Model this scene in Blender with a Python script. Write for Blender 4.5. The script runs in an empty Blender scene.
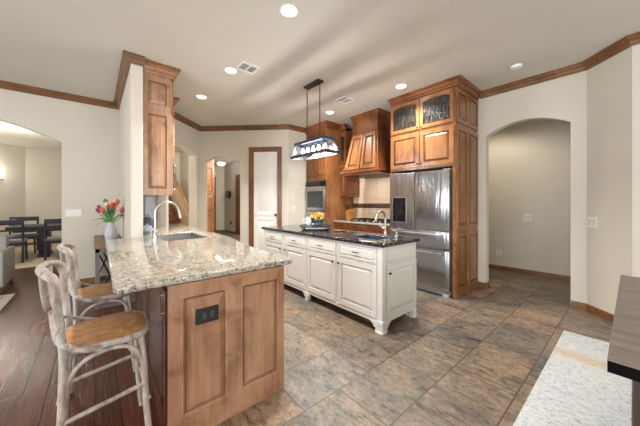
import bpy, bmesh, math, random
from mathutils import Vector, Matrix
random.seed(7)
SC = bpy.context.scene
COL = SC.collection
PI = math.pi

# ------------------------------------------------------------------ camera, world, big lights, exposure
cam = bpy.data.cameras.new('camera'); camo = bpy.data.objects.new('camera', cam); COL.objects.link(camo)
camo.location = (0, 0, 1.32)
TH = math.atan2(.849, 1)
camo.rotation_euler = (PI/2, 0, -TH)
cam.sensor_width = 36; cam.lens = 36*265/640
cam.shift_y = -(213-203)/640
cam.clip_start = .05
SC.camera = camo
SC.view_settings.view_transform = 'Standard'; SC.view_settings.look = 'None'
SC.view_settings.gamma = 1; SC.view_settings.use_curve_mapping = False
SC.view_settings.exposure = .64

w = bpy.data.worlds.new('world'); SC.world = w; w.use_nodes = True
bg = w.node_tree.nodes['Background']; bg.inputs[0].default_value = (.80, .90, 1, 1); bg.inputs[1].default_value = 1.0

def area(name, loc, direction, sx, sy, power, color=(1, 1, 1), spread=180, parent=None):
    l = bpy.data.lights.new(name, 'AREA'); l.shape = 'RECTANGLE'; l.size = sx; l.size_y = sy
    l.energy = power; l.color = color; l.spread = math.radians(spread)
    o = bpy.data.objects.new(name, l); COL.objects.link(o); o.location = loc
    o.rotation_euler = Vector(direction).to_track_quat('-Z', 'Y').to_euler()
    return o
# area lamps added for daylight from unseen windows behind, left and in dining room
area('daylight_rear', (.6, -3.30, 1.5), (0, 1, .05), 3.6, 2.1, 85, (1, .97, .93))
area('daylight_left', (-4.35, 1.2, 1.5), (1, .12, 0), 4.2, 2.1, 140, (.97, .98, 1))
area('daylight_dining', (-4.7, 10.6, 1.5), (1, -.1, -.3), 2.4, 1.8, 130, (1, .96, .9))

# ------------------------------------------------------------------ materials
def mat(name):
    m = bpy.data.materials.new(name); m.use_nodes = True
    return m, m.node_tree, m.node_tree.nodes['Principled BSDF']
def setp(b, **k):
    for a, v in k.items():
        b.inputs[a.replace('_', ' ')].default_value = v
def plain(name, col, rough=.5, metal=0, **k):
    m, t, b = mat(name); setp(b, Base_Color=(*col, 1), Roughness=rough, Metallic=metal, **k); return m
def tc(t, scale=(1, 1, 1), rot=(0, 0, 0), loc=(0, 0, 0), kind='Object'):
    c = t.nodes.new('ShaderNodeTexCoord'); mp = t.nodes.new('ShaderNodeMapping')
    mp.inputs['Scale'].default_value = scale; mp.inputs['Rotation'].default_value = rot; mp.inputs['Location'].default_value = loc
    t.links.new(c.outputs[kind], mp.inputs[0]); return mp.outputs[0]
def noise(t, vec, scale, detail=4, rough=.6, dist=0):
    n = t.nodes.new('ShaderNodeTexNoise'); n.inputs['Scale'].default_value = scale; n.inputs['Detail'].default_value = detail
    n.inputs['Roughness'].default_value = rough; n.inputs['Distortion'].default_value = dist
    t.links.new(vec, n.inputs['Vector']); return n.outputs['Fac']
def ramp(t, fac, stops, interp='LINEAR'):
    r = t.nodes.new('ShaderNodeValToRGB'); r.color_ramp.interpolation = interp
    while len(r.color_ramp.elements) < len(stops): r.color_ramp.elements.new(.5)
    for e, (p, c) in zip(r.color_ramp.elements, stops):
        e.position = p; e.color = (*c, 1) if len(c) == 3 else c
    t.links.new(fac, r.inputs[0]); return r.outputs[0]
def mix(t, fac, a, b, mode='MIX'):
    m = t.nodes.new('ShaderNodeMix'); m.data_type = 'RGBA'; m.blend_type = mode
    for s, v in ((0, fac), (6, a), (7, b)):
        if isinstance(v, (int, float)): m.inputs[s].default_value = v
        elif isinstance(v, tuple): m.inputs[s].default_value = (*v, 1)
        else: t.links.new(v, m.inputs[s])
    return m.outputs[2]
def bump(t, b, h, strength=.2, dist=.01):
    n = t.nodes.new('ShaderNodeBump'); n.inputs['Strength'].default_value = strength; n.inputs['Distance'].default_value = dist
    t.links.new(h, n.inputs['Height']); t.links.new(n.outputs[0], b.inputs['Normal'])

def paint(name, col, rough=.75):
    m, t, b = mat(name); v = tc(t)
    n = noise(t, v, 90, 2); bump(t, b, n, .12, .004)
    n2 = noise(t, v, 1.3, 2)
    c = ramp(t, n2, [(.3, tuple(x*.97 for x in col)), (.7, tuple(min(1, x*1.03) for x in col))])
    t.links.new(c, b.inputs['Base Color']); setp(b, Roughness=rough); return m
M_wall = paint('wall_paint', (.655, .615, .53))
M_ceil = paint('ceiling_paint', (.69, .66, .585), .6)
M_white = plain('white_cabinet_paint', (.76, .75, .725), .38)
M_doorw = plain('white_door_paint', (.86, .86, .85), .4)
M_plastic = plain('white_plastic', (.82, .81, .78), .35)

def wood(name, dark, mid, light, grain='z', rough=.32, scale=1.0, knots=True):
    m, t, b = mat(name)
    s = {'z': (14, 14, 1.1), 'x': (1.1, 14, 14), 'y': (14, 1.1, 14)}[grain]
    v = tc(t, tuple(a*scale for a in s)); n = noise(t, v, 2.2, 6, .62, .6)
    v2 = tc(t, tuple((1.0 if a > 5 else .45)*3*scale for a in s)); n2 = noise(t, v2, 1.0, 3, .5, .3)
    c = ramp(t, n, [(.28, dark), (.5, mid), (.74, light)])
    c2 = ramp(t, n2, [(.35, tuple(a*.66 for a in mid)), (.5, mid), (.65, light)])
    c = mix(t, .5, c, c2)
    n4 = noise(t, tc(t, (2.2*scale, 2.2*scale, 1.6*scale)), 2.4, 3, .6, 1.2)
    c = mix(t, .8, c, ramp(t, n4, [(.30, (.55, .50, .45)), (.46, (.98, .97, .95)), (.60, (1.12, 1.12, 1.12))]), 'MULTIPLY')
    t.links.new(c, b.inputs['Base Color']); setp(b, Roughness=rough, Coat_Weight=.25, Coat_Roughness=.2)
    bump(t, b, n, .05, .002); return m
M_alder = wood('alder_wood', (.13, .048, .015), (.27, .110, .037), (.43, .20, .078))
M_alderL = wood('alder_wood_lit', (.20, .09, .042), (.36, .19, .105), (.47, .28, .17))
M_alderR = wood('alder_wood_reddish', (.10, .03, .009), (.20, .065, .018), (.33, .125, .04))
M_trim = wood('trim_wood', (.10, .040, .012), (.185, .080, .027), (.27, .125, .045), 'x', .4)
M_trimv = wood('casing_wood', (.10, .042, .013), (.18, .080, .027), (.26, .125, .045), 'z', .4)
M_darkp = wood('dark_shaded_panel', (.035, .012, .006), (.075, .028, .016), (.12, .05, .03), 'z', .22)  # dark brown wood, stool-side shade put into its colour
M_black = plain('black_metal', (.015, .014, .013), .4, .6)
M_blackp = plain('black_plastic', (.012, .012, .012), .4)
M_bronze = plain('dark_bronze', (.06, .045, .035), .4, .8)
M_nickel = plain('brushed_nickel', (.48, .47, .45), .28, 1)
M_chrome = plain('chrome_handle', (.75, .75, .75), .18, 1)

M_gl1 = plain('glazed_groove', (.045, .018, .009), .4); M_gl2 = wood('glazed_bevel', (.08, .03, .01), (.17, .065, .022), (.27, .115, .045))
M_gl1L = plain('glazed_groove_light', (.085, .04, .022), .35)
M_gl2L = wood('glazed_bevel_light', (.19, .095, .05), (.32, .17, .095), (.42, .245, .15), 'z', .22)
M_wg = plain('white_groove_shade', (.46, .44, .40), .5)  # groove shade painted as grey lines on the white panels
GLAZE_SHADE = {'white_cabinet_paint': (M_wg, M_white), 'alder_wood': (M_gl1, M_gl2), 'alder_wood_reddish': (M_gl1, M_gl2), 'alder_wood_lit': (M_gl1L, M_gl2L)}
def steel():
    m, t, b = mat('stainless_steel'); v = tc(t, (1, 1, 1))
    n = noise(t, tc(t, (5, 5, .7)), 2.2, 2, .4, 1.2)
    n2 = noise(t, tc(t, (1, 1, 160)), 3, 2)
    setp(b, Base_Color=(.40, .41, .43, 1), Metallic=1, Roughness=.24)
    bump(t, b, n, .32, .03); return m
M_steel = steel()
M_steelp = plain('plain_steel', (.50, .50, .51), .3, 1)
M_dgrey = plain('grey_fridge_side', (.36, .43, .50), .45)
M_glassb = plain('black_glass', (.012, .014, .016), .08)
M_ovglass = plain('oven_window_glass', (.045, .065, .06), .12)  # green tint stands in for a reflection in the window

def seeded():
    m, t, b = mat('seeded_glass'); n = noise(t, tc(t, (1, 5, 1.6), (.3, 0, 0)), 3.5, 4, .6, 2.5)
    c = ramp(t, n, [(.45, (.02, .016, .012)), (.62, (.045, .04, .035)), (.665, (.17, .165, .155)), (.70, (.03, .025, .02))])
    t.links.new(c, b.inputs['Base Color']); setp(b, Roughness=.12); bump(t, b, n, .5, .02); return m
M_seeded = seeded()

def granite_light():
    m, t, b = mat('light_granite'); v = tc(t)
    n1 = noise(t, v, 36, 6, .74, .4); n2 = noise(t, tc(t, (1, 1.5, 1)), 46, 6, .80, .5); n3 = noise(t, v, 8, 4, .6)
    n4 = noise(t, v, 130, 3, .6)
    base = ramp(t, n3, [(.35, (.50, .46, .38)), (.55, (.62, .59, .53)), (.7, (.42, .35, .26))])
    spots = ramp(t, n1, [(.40, (1, 1, 1)), (.47, (.46, .36, .25)), (.55, (1, 1, 1)), (.66, (.62, .66, .70))])
    dark = ramp(t, n2, [(.41, (.03, .033, .04)), (.455, (.38, .37, .36)), (.50, (1, 1, 1))])
    c = mix(t, .7, base, spots, 'MULTIPLY'); c = mix(t, .85, c, dark, 'MULTIPLY')
    c = mix(t, .35, c, ramp(t, n4, [(.4, (.5, .48, .44)), (.5, (1, 1, 1))]), 'MULTIPLY')
    t.links.new(c, b.inputs['Base Color']); setp(b, Roughness=.045); return m
M_granite = granite_light()
def granite_dark():
    m, t, b = mat('black_granite'); v = tc(t)
    n1 = noise(t, v, 60, 5, .75, .5); n2 = noise(t, v, 14, 4, .6, .6)
    c = ramp(t, n1, [(.48, (.008, .008, .010)), (.56, (.03, .03, .035)), (.61, (.30, .29, .27)), (.68, (.06, .06, .06))])
    c = mix(t, ramp(t, n2, [(.5, (0, 0, 0)), (.68, (.3, .3, .3))]), c, (.10, .09, .08))
    t.links.new(c, b.inputs['Base Color']); setp(b, Roughness=.07); return m
M_bgranite = granite_dark()

def stone_tiles():
    m, t, b = mat('slate_look_tile')
    v = tc(t, loc=(-1.32, -.517, 0))
    def brick(c1, c2, mortar, ms):
        br = t.nodes.new('ShaderNodeTexBrick'); br.offset = .5; br.squash = 1
        for k, x in (('Scale', 1), ('Mortar Size', ms), ('Mortar Smooth', .1), ('Bias', 0), ('Brick Width', .61), ('Row Height', .413)):
            br.inputs[k].default_value = x
        for k, x in (('Color1', c1), ('Color2', c2), ('Mortar', mortar)): br.inputs[k].default_value = (*x, 1)
        t.links.new(v, br.inputs['Vector']); return br
    br = brick((0, 0, 0), (1, 1, 1), (.5, .5, .5), .0045)
    hue = ramp(t, br.outputs['Color'], [(0, (.27, .20, .14)), (.25, (.165, .145, .12)), (.5, (.285, .195, .13)), (.75, (.18, .165, .145)), (1, (.235, .18, .13))])
    # offset the pattern of each tile
    def shifted(scale, rot):
        add = t.nodes.new('ShaderNodeVectorMath'); add.operation = 'MULTIPLY_ADD'
        t.links.new(br.outputs['Color'], add.inputs[0]); add.inputs[1].default_value = (17, 9, 5)
        t.links.new(tc(t, scale, rot), add.inputs[2]); return add.outputs[0]
    n = noise(t, shifted((1.5, 1.1, 1), (0, 0, .5)), 2.3, 9, .70, .7)
    n2 = noise(t, shifted((5.5, 1.6, 1), (0, 0, .25)), 4.2, 8, .74, .5)
    n5 = noise(t, shifted((1.6, 1, 1), (0, 0, .3)), 20, 8, .8, .2)
    n3 = noise(t, tc(t, (1, 1, 1)), 1.1, 3, .5, .4)
    slate = ramp(t, n, [(.30, (.40, .44, .50)), (.40, (.68, .70, .70)), (.50, (1.0, .97, .92)), (.60, (1.27, 1.13, .98)), (.72, (1.45, 1.20, .95)), (.8, (.8, .78, .76))])
    c = mix(t, .9, hue, slate, 'MULTIPLY')
    fine = ramp(t, n2, [(.38, (.16, .18, .22)), (.425, (.70, .71, .73)), (.47, (1.0, 1.0, 1.0)), (.66, (1.30, 1.26, 1.22))])
    c = mix(t, .75, c, fine, 'MULTIPLY')
    c = mix(t, .8, c, ramp(t, n5, [(.38, (.42, .42, .44)), (.47, (.95, .95, .95)), (.56, (1.1, 1.1, 1.1)), (.64, (1.6, 1.55, 1.5))]), 'MULTIPLY')
    c = mix(t, br.outputs['Fac'], c, (.10, .065, .042))
    hs = t.nodes.new('ShaderNodeHueSaturation'); hs.inputs['Saturation'].default_value = .92; hs.inputs['Value'].default_value = .86; t.links.new(c, hs.inputs['Color']); c = hs.outputs[0]
    t.links.new(c, b.inputs['Base Color'])
    setp(b, Roughness=.42)
    hh = mix(t, br.outputs['Fac'], n2, (0, 0, 0)); bump(t, b, hh, .35, .004)
    return m
M_tile = stone_tiles()

def plank_floor():
    m, t, b = mat('dark_plank_floor')
    v = tc(t, rot=(0, 0, PI/2))
    br = t.nodes.new('ShaderNodeTexBrick'); br.offset = .37
    for k, x in (('Scale', 1), ('Mortar Size', .003), ('Mortar Smooth', .2), ('Bias', 0), ('Brick Width', 1.15), ('Row Height', .127)):
        br.inputs[k].default_value = x
    for k, x in (('Color1', (0, 0, 0)), ('Color2', (1, 1, 1)), ('Mortar', (.5, .5, .5))): br.inputs[k].default_value = (*x, 1)
    t.links.new(v, br.inputs['Vector'])
    hue = ramp(t, br.outputs['Color'], [(0, (.085, .025, .013)), (.5, (.11, .033, .017)), (1, (.135, .043, .023))])
    n = noise(t, tc(t, (14, 1.5, 1)), 2.5, 6, .65, .8)
    c = mix(t, .7, hue, ramp(t, n, [(.3, (.6, .55, .55)), (.55, (1, 1, 1)), (.75, (1.4, 1.3, 1.2))]), 'MULTIPLY')
    c = mix(t, br.outputs['Fac'], c, (.012, .006, .004))
    t.links.new(c, b.inputs['Base Color']); setp(b, Roughness=.26, Specular_IOR_Level=.28)
    hh = mix(t, br.outputs['Fac'], noise(t, tc(t, (30, 1.0, 1)), 3.0, 4, .6, .2), (0, 0, 0)); bump(t, b, hh, .5, .006); return m
M_plank = plank_floor()
M_dtile = paint('pale_dining_tile', (.60, .50, .39), .5)

def whitewash():
    m, t, b = mat('whitewashed_wood'); v = tc(t, (1, 1, .35)); n = noise(t, v, 22, 6, .7, .6); n2 = noise(t, v, 5, 3)
    c = ramp(t, n, [(.33, (.16, .10, .065)), (.43, (.30, .25, .21)), (.55, (.43, .40, .37)), (.72, (.56, .54, .51))])
    c = mix(t, ramp(t, n2, [(.48, (0, 0, 0)), (.68, (.55, .55, .55))]), c, (.46, .31, .20))
    t.links.new(c, b.inputs['Base Color']); setp(b, Roughness=.6); bump(t, b, n, .3, .004); return m
M_wash = whitewash()
def cane():
    m, t, b = mat('woven_cane'); v = tc(t)
    w1 = t.nodes.new('ShaderNodeTexWave'); w1.inputs['Scale'].default_value = 75; w1.bands_direction = 'X'; t.links.new(v, w1.inputs[0])
    w2 = t.nodes.new('ShaderNodeTexWave'); w2.inputs['Scale'].default_value = 75; w2.bands_direction = 'Y'; t.links.new(v, w2.inputs[0])
    n = noise(t, v, 24, 6, .7)
    c = ramp(t, n, [(.3, (.36, .15, .05)), (.5, (.52, .25, .085)), (.7, (.66, .41, .20))])
    g = mix(t, .5, w1.outputs['Color'], w2.outputs['Color'])
    c = mix(t, .5, c, ramp(t, g, [(.2, (.45, .45, .45)), (.7, (1.15, 1.15, 1.15))]), 'MULTIPLY')
    t.links.new(c, b.inputs['Base Color']); setp(b, Roughness=.55); bump(t, b, g, .6, .003); return m
M_cane = cane()
def weathered(name, cols, grain='y', rough=.45):
    m, t, b = mat(name); s = (16, 1.4, 16) if grain == 'y' else ((1.4, 16, 16) if grain == 'x' else (16, 16, 1.4))
    n = noise(t, tc(t, s), 2, 6, .65, .7)
    c = ramp(t, n, [(.3, cols[0]), (.52, cols[1]), (.75, cols[2])]); t.links.new(c, b.inputs['Base Color']); setp(b, Roughness=rough); return m
M_greytop = weathered('grey_brown_tabletop', ((.13, .105, .09), (.20, .165, .145), (.27, .23, .20)))
M_dkbrown = weathered('dark_brown_wood', ((.035, .022, .013), (.07, .045, .027), (.11, .075, .045)), 'z')
M_console = weathered('console_wood', ((.13, .075, .035), (.24, .15, .08), (.33, .22, .13)))
M_consoleleg = weathered('console_leg_wood', ((.10, .08, .07), (.18, .15, .14), (.26, .23, .21)), 'z')
def rugmat():
    m, t, b = mat('speckled_runner'); v = tc(t, (1, 2.2, 1))
    n = noise(t, tc(t, (2.6, 1, 1)), 30, 7, .82, .4); n2 = noise(t, v, 3.5, 4, .6)
    c = ramp(t, n, [(.38, (.14, .21, .26)), (.445, (.44, .50, .55)), (.49, (.58, .60, .61)), (.7, (.68, .69, .68))])
    c = mix(t, ramp(t, n2, [(.55, (0, 0, 0)), (.75, (.25, .25, .25))]), c, (.72, .62, .46))
    sx = t.nodes.new('ShaderNodeSeparateXYZ'); t.links.new(tc(t), sx.inputs[0])
    band = ramp(t, sx.outputs['X'], [(0, (0, 0, 0)), (1, (0, 0, 0))])
    ma = t.nodes.new('ShaderNodeMath'); ma.operation = 'SUBTRACT'; t.links.new(sx.outputs['X'], ma.inputs[0]); ma.inputs[1].default_value = .72
    mb = t.nodes.new('ShaderNodeMath'); mb.operation = 'ABSOLUTE'; t.links.new(ma.outputs[0], mb.inputs[0])
    mc = t.nodes.new('ShaderNodeMath'); mc.operation = 'MULTIPLY_ADD'; t.links.new(n2, mc.inputs[0]); mc.inputs[1].default_value = .12; t.links.new(mb.outputs[0], mc.inputs[2])
    bandf = ramp(t, mc.outputs[0], [(.06, (.7, .7, .7)), (.19, (0, 0, 0))])
    c = mix(t, bandf, c, (.56, .39, .19))
    t.links.new(c, b.inputs['Base Color']); setp(b, Roughness=.8); bump(t, b, n, .3, .004); return m
M_rug = rugmat()
def backsplash():
    m, t, b = mat('backsplash_tile')
    v = tc(t, rot=(PI/2, 0, PI/2), kind='Object')
    # use y,z of the wall plane
    cx = t.nodes.new('ShaderNodeTexCoord'); s = t.nodes.new('ShaderNodeSeparateXYZ'); cb = t.nodes.new('ShaderNodeCombineXYZ')
    t.links.new(cx.outputs['Object'], s.inputs[0]); t.links.new(s.outputs['Y'], cb.inputs[0]); t.links.new(s.outputs['Z'], cb.inputs[1])
    def br(wd, rh, ms, c1, c2, mo):
        q = t.nodes.new('ShaderNodeTexBrick'); q.offset = 0
        for k, x in (('Scale', 1), ('Mortar Size', ms), ('Brick Width', wd), ('Row Height', rh)): q.inputs[k].default_value = x
        for k, x in (('Color1', c1), ('Color2', c2), ('Mortar', mo)): q.inputs[k].default_value = (*x, 1)
        t.links.new(cb.outputs[0], q.inputs['Vector']); return q.outputs['Color']
    big = br(.235, .235, .004, (.80, .62, .45), (.74, .57, .41), (.55, .42, .30))
    t.links.new(big, b.inputs['Base Color']); setp(b, Roughness=.35); return m
M_splash = backsplash()
def mosaic(name, a, b2, mo, axis='Y', wdt=.03):
    m, t, b = mat(name)
    cx = t.nodes.new('ShaderNodeTexCoord'); s = t.nodes.new('ShaderNodeSeparateXYZ'); cb = t.nodes.new('ShaderNodeCombineXYZ')
    t.links.new(cx.outputs['Object'], s.inputs[0]); t.links.new(s.outputs[axis], cb.inputs[0]); t.links.new(s.outputs['Z'], cb.inputs[1])
    q = t.nodes.new('ShaderNodeTexBrick')
    for k, x in (('Scale', 1), ('Mortar Size', .002), ('Brick Width', wdt), ('Row Height', wdt)): q.inputs[k].default_value = x
    for k, x in (('Color1', a), ('Color2', b2), ('Mortar', mo)): q.inputs[k].default_value = (*x, 1)
    t.links.new(cb.outputs[0], q.inputs['Vector']); t.links.new(q.outputs['Color'], b.inputs['Base Color']); setp(b, Roughness=.25); return m
M_mosaic = mosaic('dark_mosaic_band', (.05, .03, .02), (.14, .08, .05), (.08, .06, .05))
M_greymos = mosaic('slate_mosaic', (.13, .14, .17), (.24, .25, .29), (.20, .20, .21), 'X', .07)
M_paleblue = plain('pale_blue_tile', (.62, .70, .80), .25)
M_navy = plain('charcoal_painted_wood', (.022, .026, .034), .45)
M_seatgrey = plain('grey_seat_fabric', (.22, .22, .23), .8)
M_sofa = plain('grey_upholstery', (.42, .41, .39), .9)
M_greyrug = plain('grey_rug_pile', (.42, .42, .42), .95)
M_cream = plain('cream_rug_border', (.62, .56, .48), .9)
M_galv = plain('blue_grey_metal', (.045, .058, .075), .45, .5)
M_ceram = plain('white_ceramic', (.80, .80, .79), .2)
M_green = plain('leaf_green', (.06, .20, .03), .5)
M_greenD = plain('dark_leaf_green', (.03, .07, .03), .5)
M_tray = plain('dark_tray', (.03, .035, .05), .25, .5)
def emis(name, col, s):
    m, t, b = mat(name); setp(b, Base_Color=(*col, 1), Emission_Color=(*col, 1), Emission_Strength=s); return m
M_lens = emis('lit_lens', (1, .96, .90), 9)
M_bulb = emis('lit_bulb', (.95, .97, 1), 9)
M_frost = emis('lit_frosted_glass', (1, .95, .86), 4)
def glass():
    m, t, b = mat('clear_thin_glass'); tr = t.nodes.new('ShaderNodeBsdfTransparent'); gl = t.nodes.new('ShaderNodeBsdfGlossy'); mx = t.nodes.new('ShaderNodeMixShader')
    tr.inputs[0].default_value = (.93, .96, 1, 1); gl.inputs['Roughness'].default_value = .2; mx.inputs[0].default_value = .03
    t.links.new(tr.outputs[0], mx.inputs[1]); t.links.new(gl.outputs[0], mx.inputs[2]); t.links.new(mx.outputs[0], t.nodes['Material Output'].inputs[0]); return m
M_glass = glass()
M_blueg = plain('blue_glass', (.10, .35, .42), .1)
M_knife = wood('knife_block_wood', (.30, .12, .03), (.50, .22, .06), (.60, .30, .10))

# ------------------------------------------------------------------ mesh helpers
class MB:
    def __init__(s): s.bm = bmesh.new()
    def box(s, x0, x1, y0, y1, z0, z1, bev=0):
        g = bmesh.ops.create_cube(s.bm, size=1)['verts']
        for v in g:
            v.co = Vector(((x0+x1)/2+v.co.x*(x1-x0), (y0+y1)/2+v.co.y*(y1-y0), (z0+z1)/2+v.co.z*(z1-z0)))
        if bev:
            ed = list({e for v in g for e in v.link_edges})
            bmesh.ops.bevel(s.bm, geom=ed, offset=bev, segments=2, affect='EDGES', profile=.5)
        return s
    def poly(s, pts):
        vs = [s.bm.verts.new(p) for p in pts]; s.bm.faces.new(vs); return s
    def loft(s, rings, cap=True, closed=True):
        R = [[s.bm.verts.new(p) for p in r] for r in rings]; n = len(R[0])
        for a, b in zip(R, R[1:]):
            for i in range(n if closed else n-1):
                j = (i+1) % n; s.bm.faces.new((a[i], a[j], b[j], b[i]))
        if cap:
            s.bm.faces.new(R[0][::-1]); s.bm.faces.new(R[-1])
        return s
    def prism(s, pts, vec):
        return s.loft([[Vector(p) for p in pts], [Vector(p)+Vector(vec) for p in pts]])
    def lathe(s, c, prof, n=24, axis='z'):
        rings = []
        for r, z in prof:
            ring = []
            for i in range(n):
                a = 2*PI*i/n; x, y = max(r, 1e-4)*math.cos(a), max(r, 1e-4)*math.sin(a)
                p = {'z': (x, y, z), 'x': (z, x, y), 'y': (x, z, y)}[axis]
                ring.append(Vector(c)+Vector(p))
            rings.append(ring)
        return s.loft(rings)
    def tube(s, pts, r, n=10, r2=None, closed=False, flat=1.0):
        pts = [Vector(p) for p in pts]; m = len(pts); rings = []
        up = Vector((0, 0, 1))
        for i, p in enumerate(pts):
            if closed: t = pts[(i+1) % m]-pts[i-1]
            else: t = pts[min(i+1, m-1)]-pts[max(i-1, 0)]
            t.normalize()
            if i == 0:
                u = up if abs(t.dot(up)) < .9 else Vector((1, 0, 0))
            u = (u-t*t.dot(u)).normalized(); v = t.cross(u)
            rr = r if r2 is None else r+(r2-r)*i/(m-1)
            rings.append([p+(u*math.cos(2*PI*k/n)*flat+v*math.sin(2*PI*k/n))*rr for k in range(n)])
        if closed: rings.append(rings[0]); return s.loft(rings, cap=False)
        return s.loft(rings)
def arc(c, r, a0, a1, n, plane='xz'):
    out = []
    for i in range(n+1):
        a = math.radians(a0+(a1-a0)*i/n); x, y = r*math.cos(a), r*math.sin(a)
        out.append(Vector(c)+Vector({'xz': (x, 0, y), 'yz': (0, x, y), 'xy': (x, y, 0)}[plane]))
    return out
def smooth_path(pts, k=5):
    P = [Vector(p) for p in pts]; P = [P[0]*2-P[1]]+P+[P[-1]*2-P[-2]]; out = []
    for i in range(1, len(P)-2):
        for j in range(k):
            t = j/k; a, b, c, d = P[i-1:i+3]
            out.append(.5*((2*b)+(-a+c)*t+(2*a-5*b+4*c-d)*t*t+(-a+3*b-3*c+d)*t**3))
    out.append(P[-2]); return out
def tag(o, label=None, cat=None, group=None, kind=None):
    if label: o['label'] = label
    if cat: o['category'] = cat
    if group: o['group'] = group
    if kind: o['kind'] = kind
    return o
def rootof(o):
    while o.parent: o = o.parent
    return o
def obj(name, mb, m, parent=None, world=True, smooth=True):
    bm = mb.bm
    bmesh.ops.remove_doubles(bm, verts=bm.verts, dist=1e-5)
    bmesh.ops.recalc_face_normals(bm, faces=bm.faces)
    if parent is not None:
        if world: bm.transform(rootof(parent).matrix_basis.inverted())
        loc = None
    else:
        xs = [v.co.x for v in bm.verts]; ys = [v.co.y for v in bm.verts]; zs = [v.co.z for v in bm.verts]
        loc = Vector(((min(xs)+max(xs))/2, (min(ys)+max(ys))/2, min(zs)))
        bm.transform(Matrix.Translation(-loc))
    me = bpy.data.meshes.new(name); bm.to_mesh(me); bm.free()
    if smooth:
        me.shade_smooth() if hasattr(me, 'shade_smooth') else None
        try: me.set_sharp_from_angle(angle=math.radians(35))
        except Exception: pass
    me.materials.append(m)
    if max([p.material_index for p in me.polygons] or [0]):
        for x in GLAZE_SHADE.get(m.name, (m, m)): me.materials.append(x)
    o = bpy.data.objects.new(name, me); COL.objects.link(o)
    if parent is not None: o.parent = parent
    else: o.location = loc
    return o
def thing(name, label, cat, loc, rz=0, group=None):
    o = bpy.data.objects.new(name, None); COL.objects.link(o); o.empty_display_size = .1
    o.location = loc; o.rotation_euler = (0, 0, rz)
    o.matrix_basis = Matrix.Translation(loc) @ Matrix.Rotation(rz, 4, 'Z')
    tag(o, label, cat, group); return o
def copy_tree(o, parent=None):
    c = o.copy(); COL.objects.link(c)
    if parent: c.parent = parent
    for ch in [x for x in COL.objects if x.parent == o]: copy_tree(ch, c)
    return c
def struct(name, mb, m, world=True):
    # structure keeps world coordinates so textures stay aligned to the room
    bm = mb.bm; bmesh.ops.recalc_face_normals(bm, faces=bm.faces)
    me = bpy.data.meshes.new(name); bm.to_mesh(me); bm.free(); me.materials.append(m)
    o = bpy.data.objects.new(name, me); COL.objects.link(o); o['kind'] = 'structure'; return o

# ------------------------------------------------------------------ room shell
H = 3.04
struct('floor', MB().box(.5, 8, -3.5, 13, -.05, 0), M_tile)
struct('floor_wood', MB().box(-4.6, .5, -3.5, 8, -.05, 0), M_plank)
struct('floor_dining', MB().box(-5.5, .5, 8, 13, -.05, 0), M_dtile)
struct('ceiling', MB().box(-5.5, 8, -3.6, 13, H, H+.1), M_ceil)

def wall(name, p0, p1, th, openings=(), m=None, bev=.02, h=H):
    """solid wall from p0 to p1; body lies to the LEFT of the direction; openings (s0,s1,spring,rise)"""
    p0, p1 = Vector((*p0, 0)), Vector((*p1, 0)); d = (p1-p0); L = d.length; d.normalize(); nrm = Vector((-d.y, d.x, 0))
    pts = [(0, 0)]
    for s0, s1, sp, rise in openings:
        pts.append((s0, 0)); pts.append((s0, sp))
        if rise:
            for k in range(1, 24):
                u = k/24; pts.append((s0+(s1-s0)*u, sp+rise*4*u*(1-u)))
        pts.append((s1, sp)); pts.append((s1, 0))
    pts += [(L, 0), (L, h), (0, h)]
    from mathutils.geometry import tessellate_polygon
    n = len(pts); tri = tessellate_polygon([[Vector((s, z, 0)) for s, z in pts]])
    mb = MB(); F = [mb.bm.verts.new(p0+d*s+Vector((0, 0, z))) for s, z in pts]; B = [mb.bm.verts.new(p0+d*s+Vector((0, 0, z))+nrm*th) for s, z in pts]
    for a, b, c in tri: mb.bm.faces.new((F[a], F[b], F[c])); mb.bm.faces.new((B[c], B[b], B[a]))
    for i in range(n): mb.bm.faces.new((F[i], F[(i+1) % n], B[(i+1) % n], B[i]))
    return struct(name, mb, m or M_wall)
# right side
wall('wall_right', (4.6, 5.0), (4.6, .36), .12, [(5.0-1.46, 5.0-.505, 2.35, .145)])
wall('wall_right_angle', (4.6, .36), (4.24, 0), .12)
wall('wall_right_near', (4.24, 0), (4.24, -3.5), .12)
wall('wall_hallway', (6.1, 5.0), (6.1, -1.5), .12)
wall('wall_hallway_near', (6.1, -.4), (4.75, -.4), .12)
wall('wall_hallway_far', (4.72, 3.4), (6.1, 3.4), .12)
# left side
wall('wall_left', (-4.6, 5.8), (.88, 5.8), .14, [(4.6-2.80, 4.6-.40, 2.275, .30)])
struct('wall_divider', MB().box(.32, .44, 3.78, 5.8, 0, H, .012), M_wall)
wall('wall_back_left', (1.0, 5.54), (1.82, 6.36), .18, [(.06, 1.014, 2.36, .11)])
R2 = math.sqrt(2)
u0, u1, HD = 1.235, 1.80, 2.475
wall('wall_back', (1.82, 6.36), (3.26, 4.92), .12, [(.111, .94, 2.275, .10), (u0, u1, HD, 0)])
wall('wall_back_right', (3.26, 4.92), (4.6, 4.92), .12)
# rear, unseen walls with window openings
wall('wall_rear', (4.24, -3.5), (-4.6, -3.5), .12, [(1.8, 5.6, 2.5, 0)])
wall('wall_left_near', (-4.6, -3.5), (-4.6, 5.8), .12, [(2.6, 6.8, 2.5, 0)])
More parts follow.
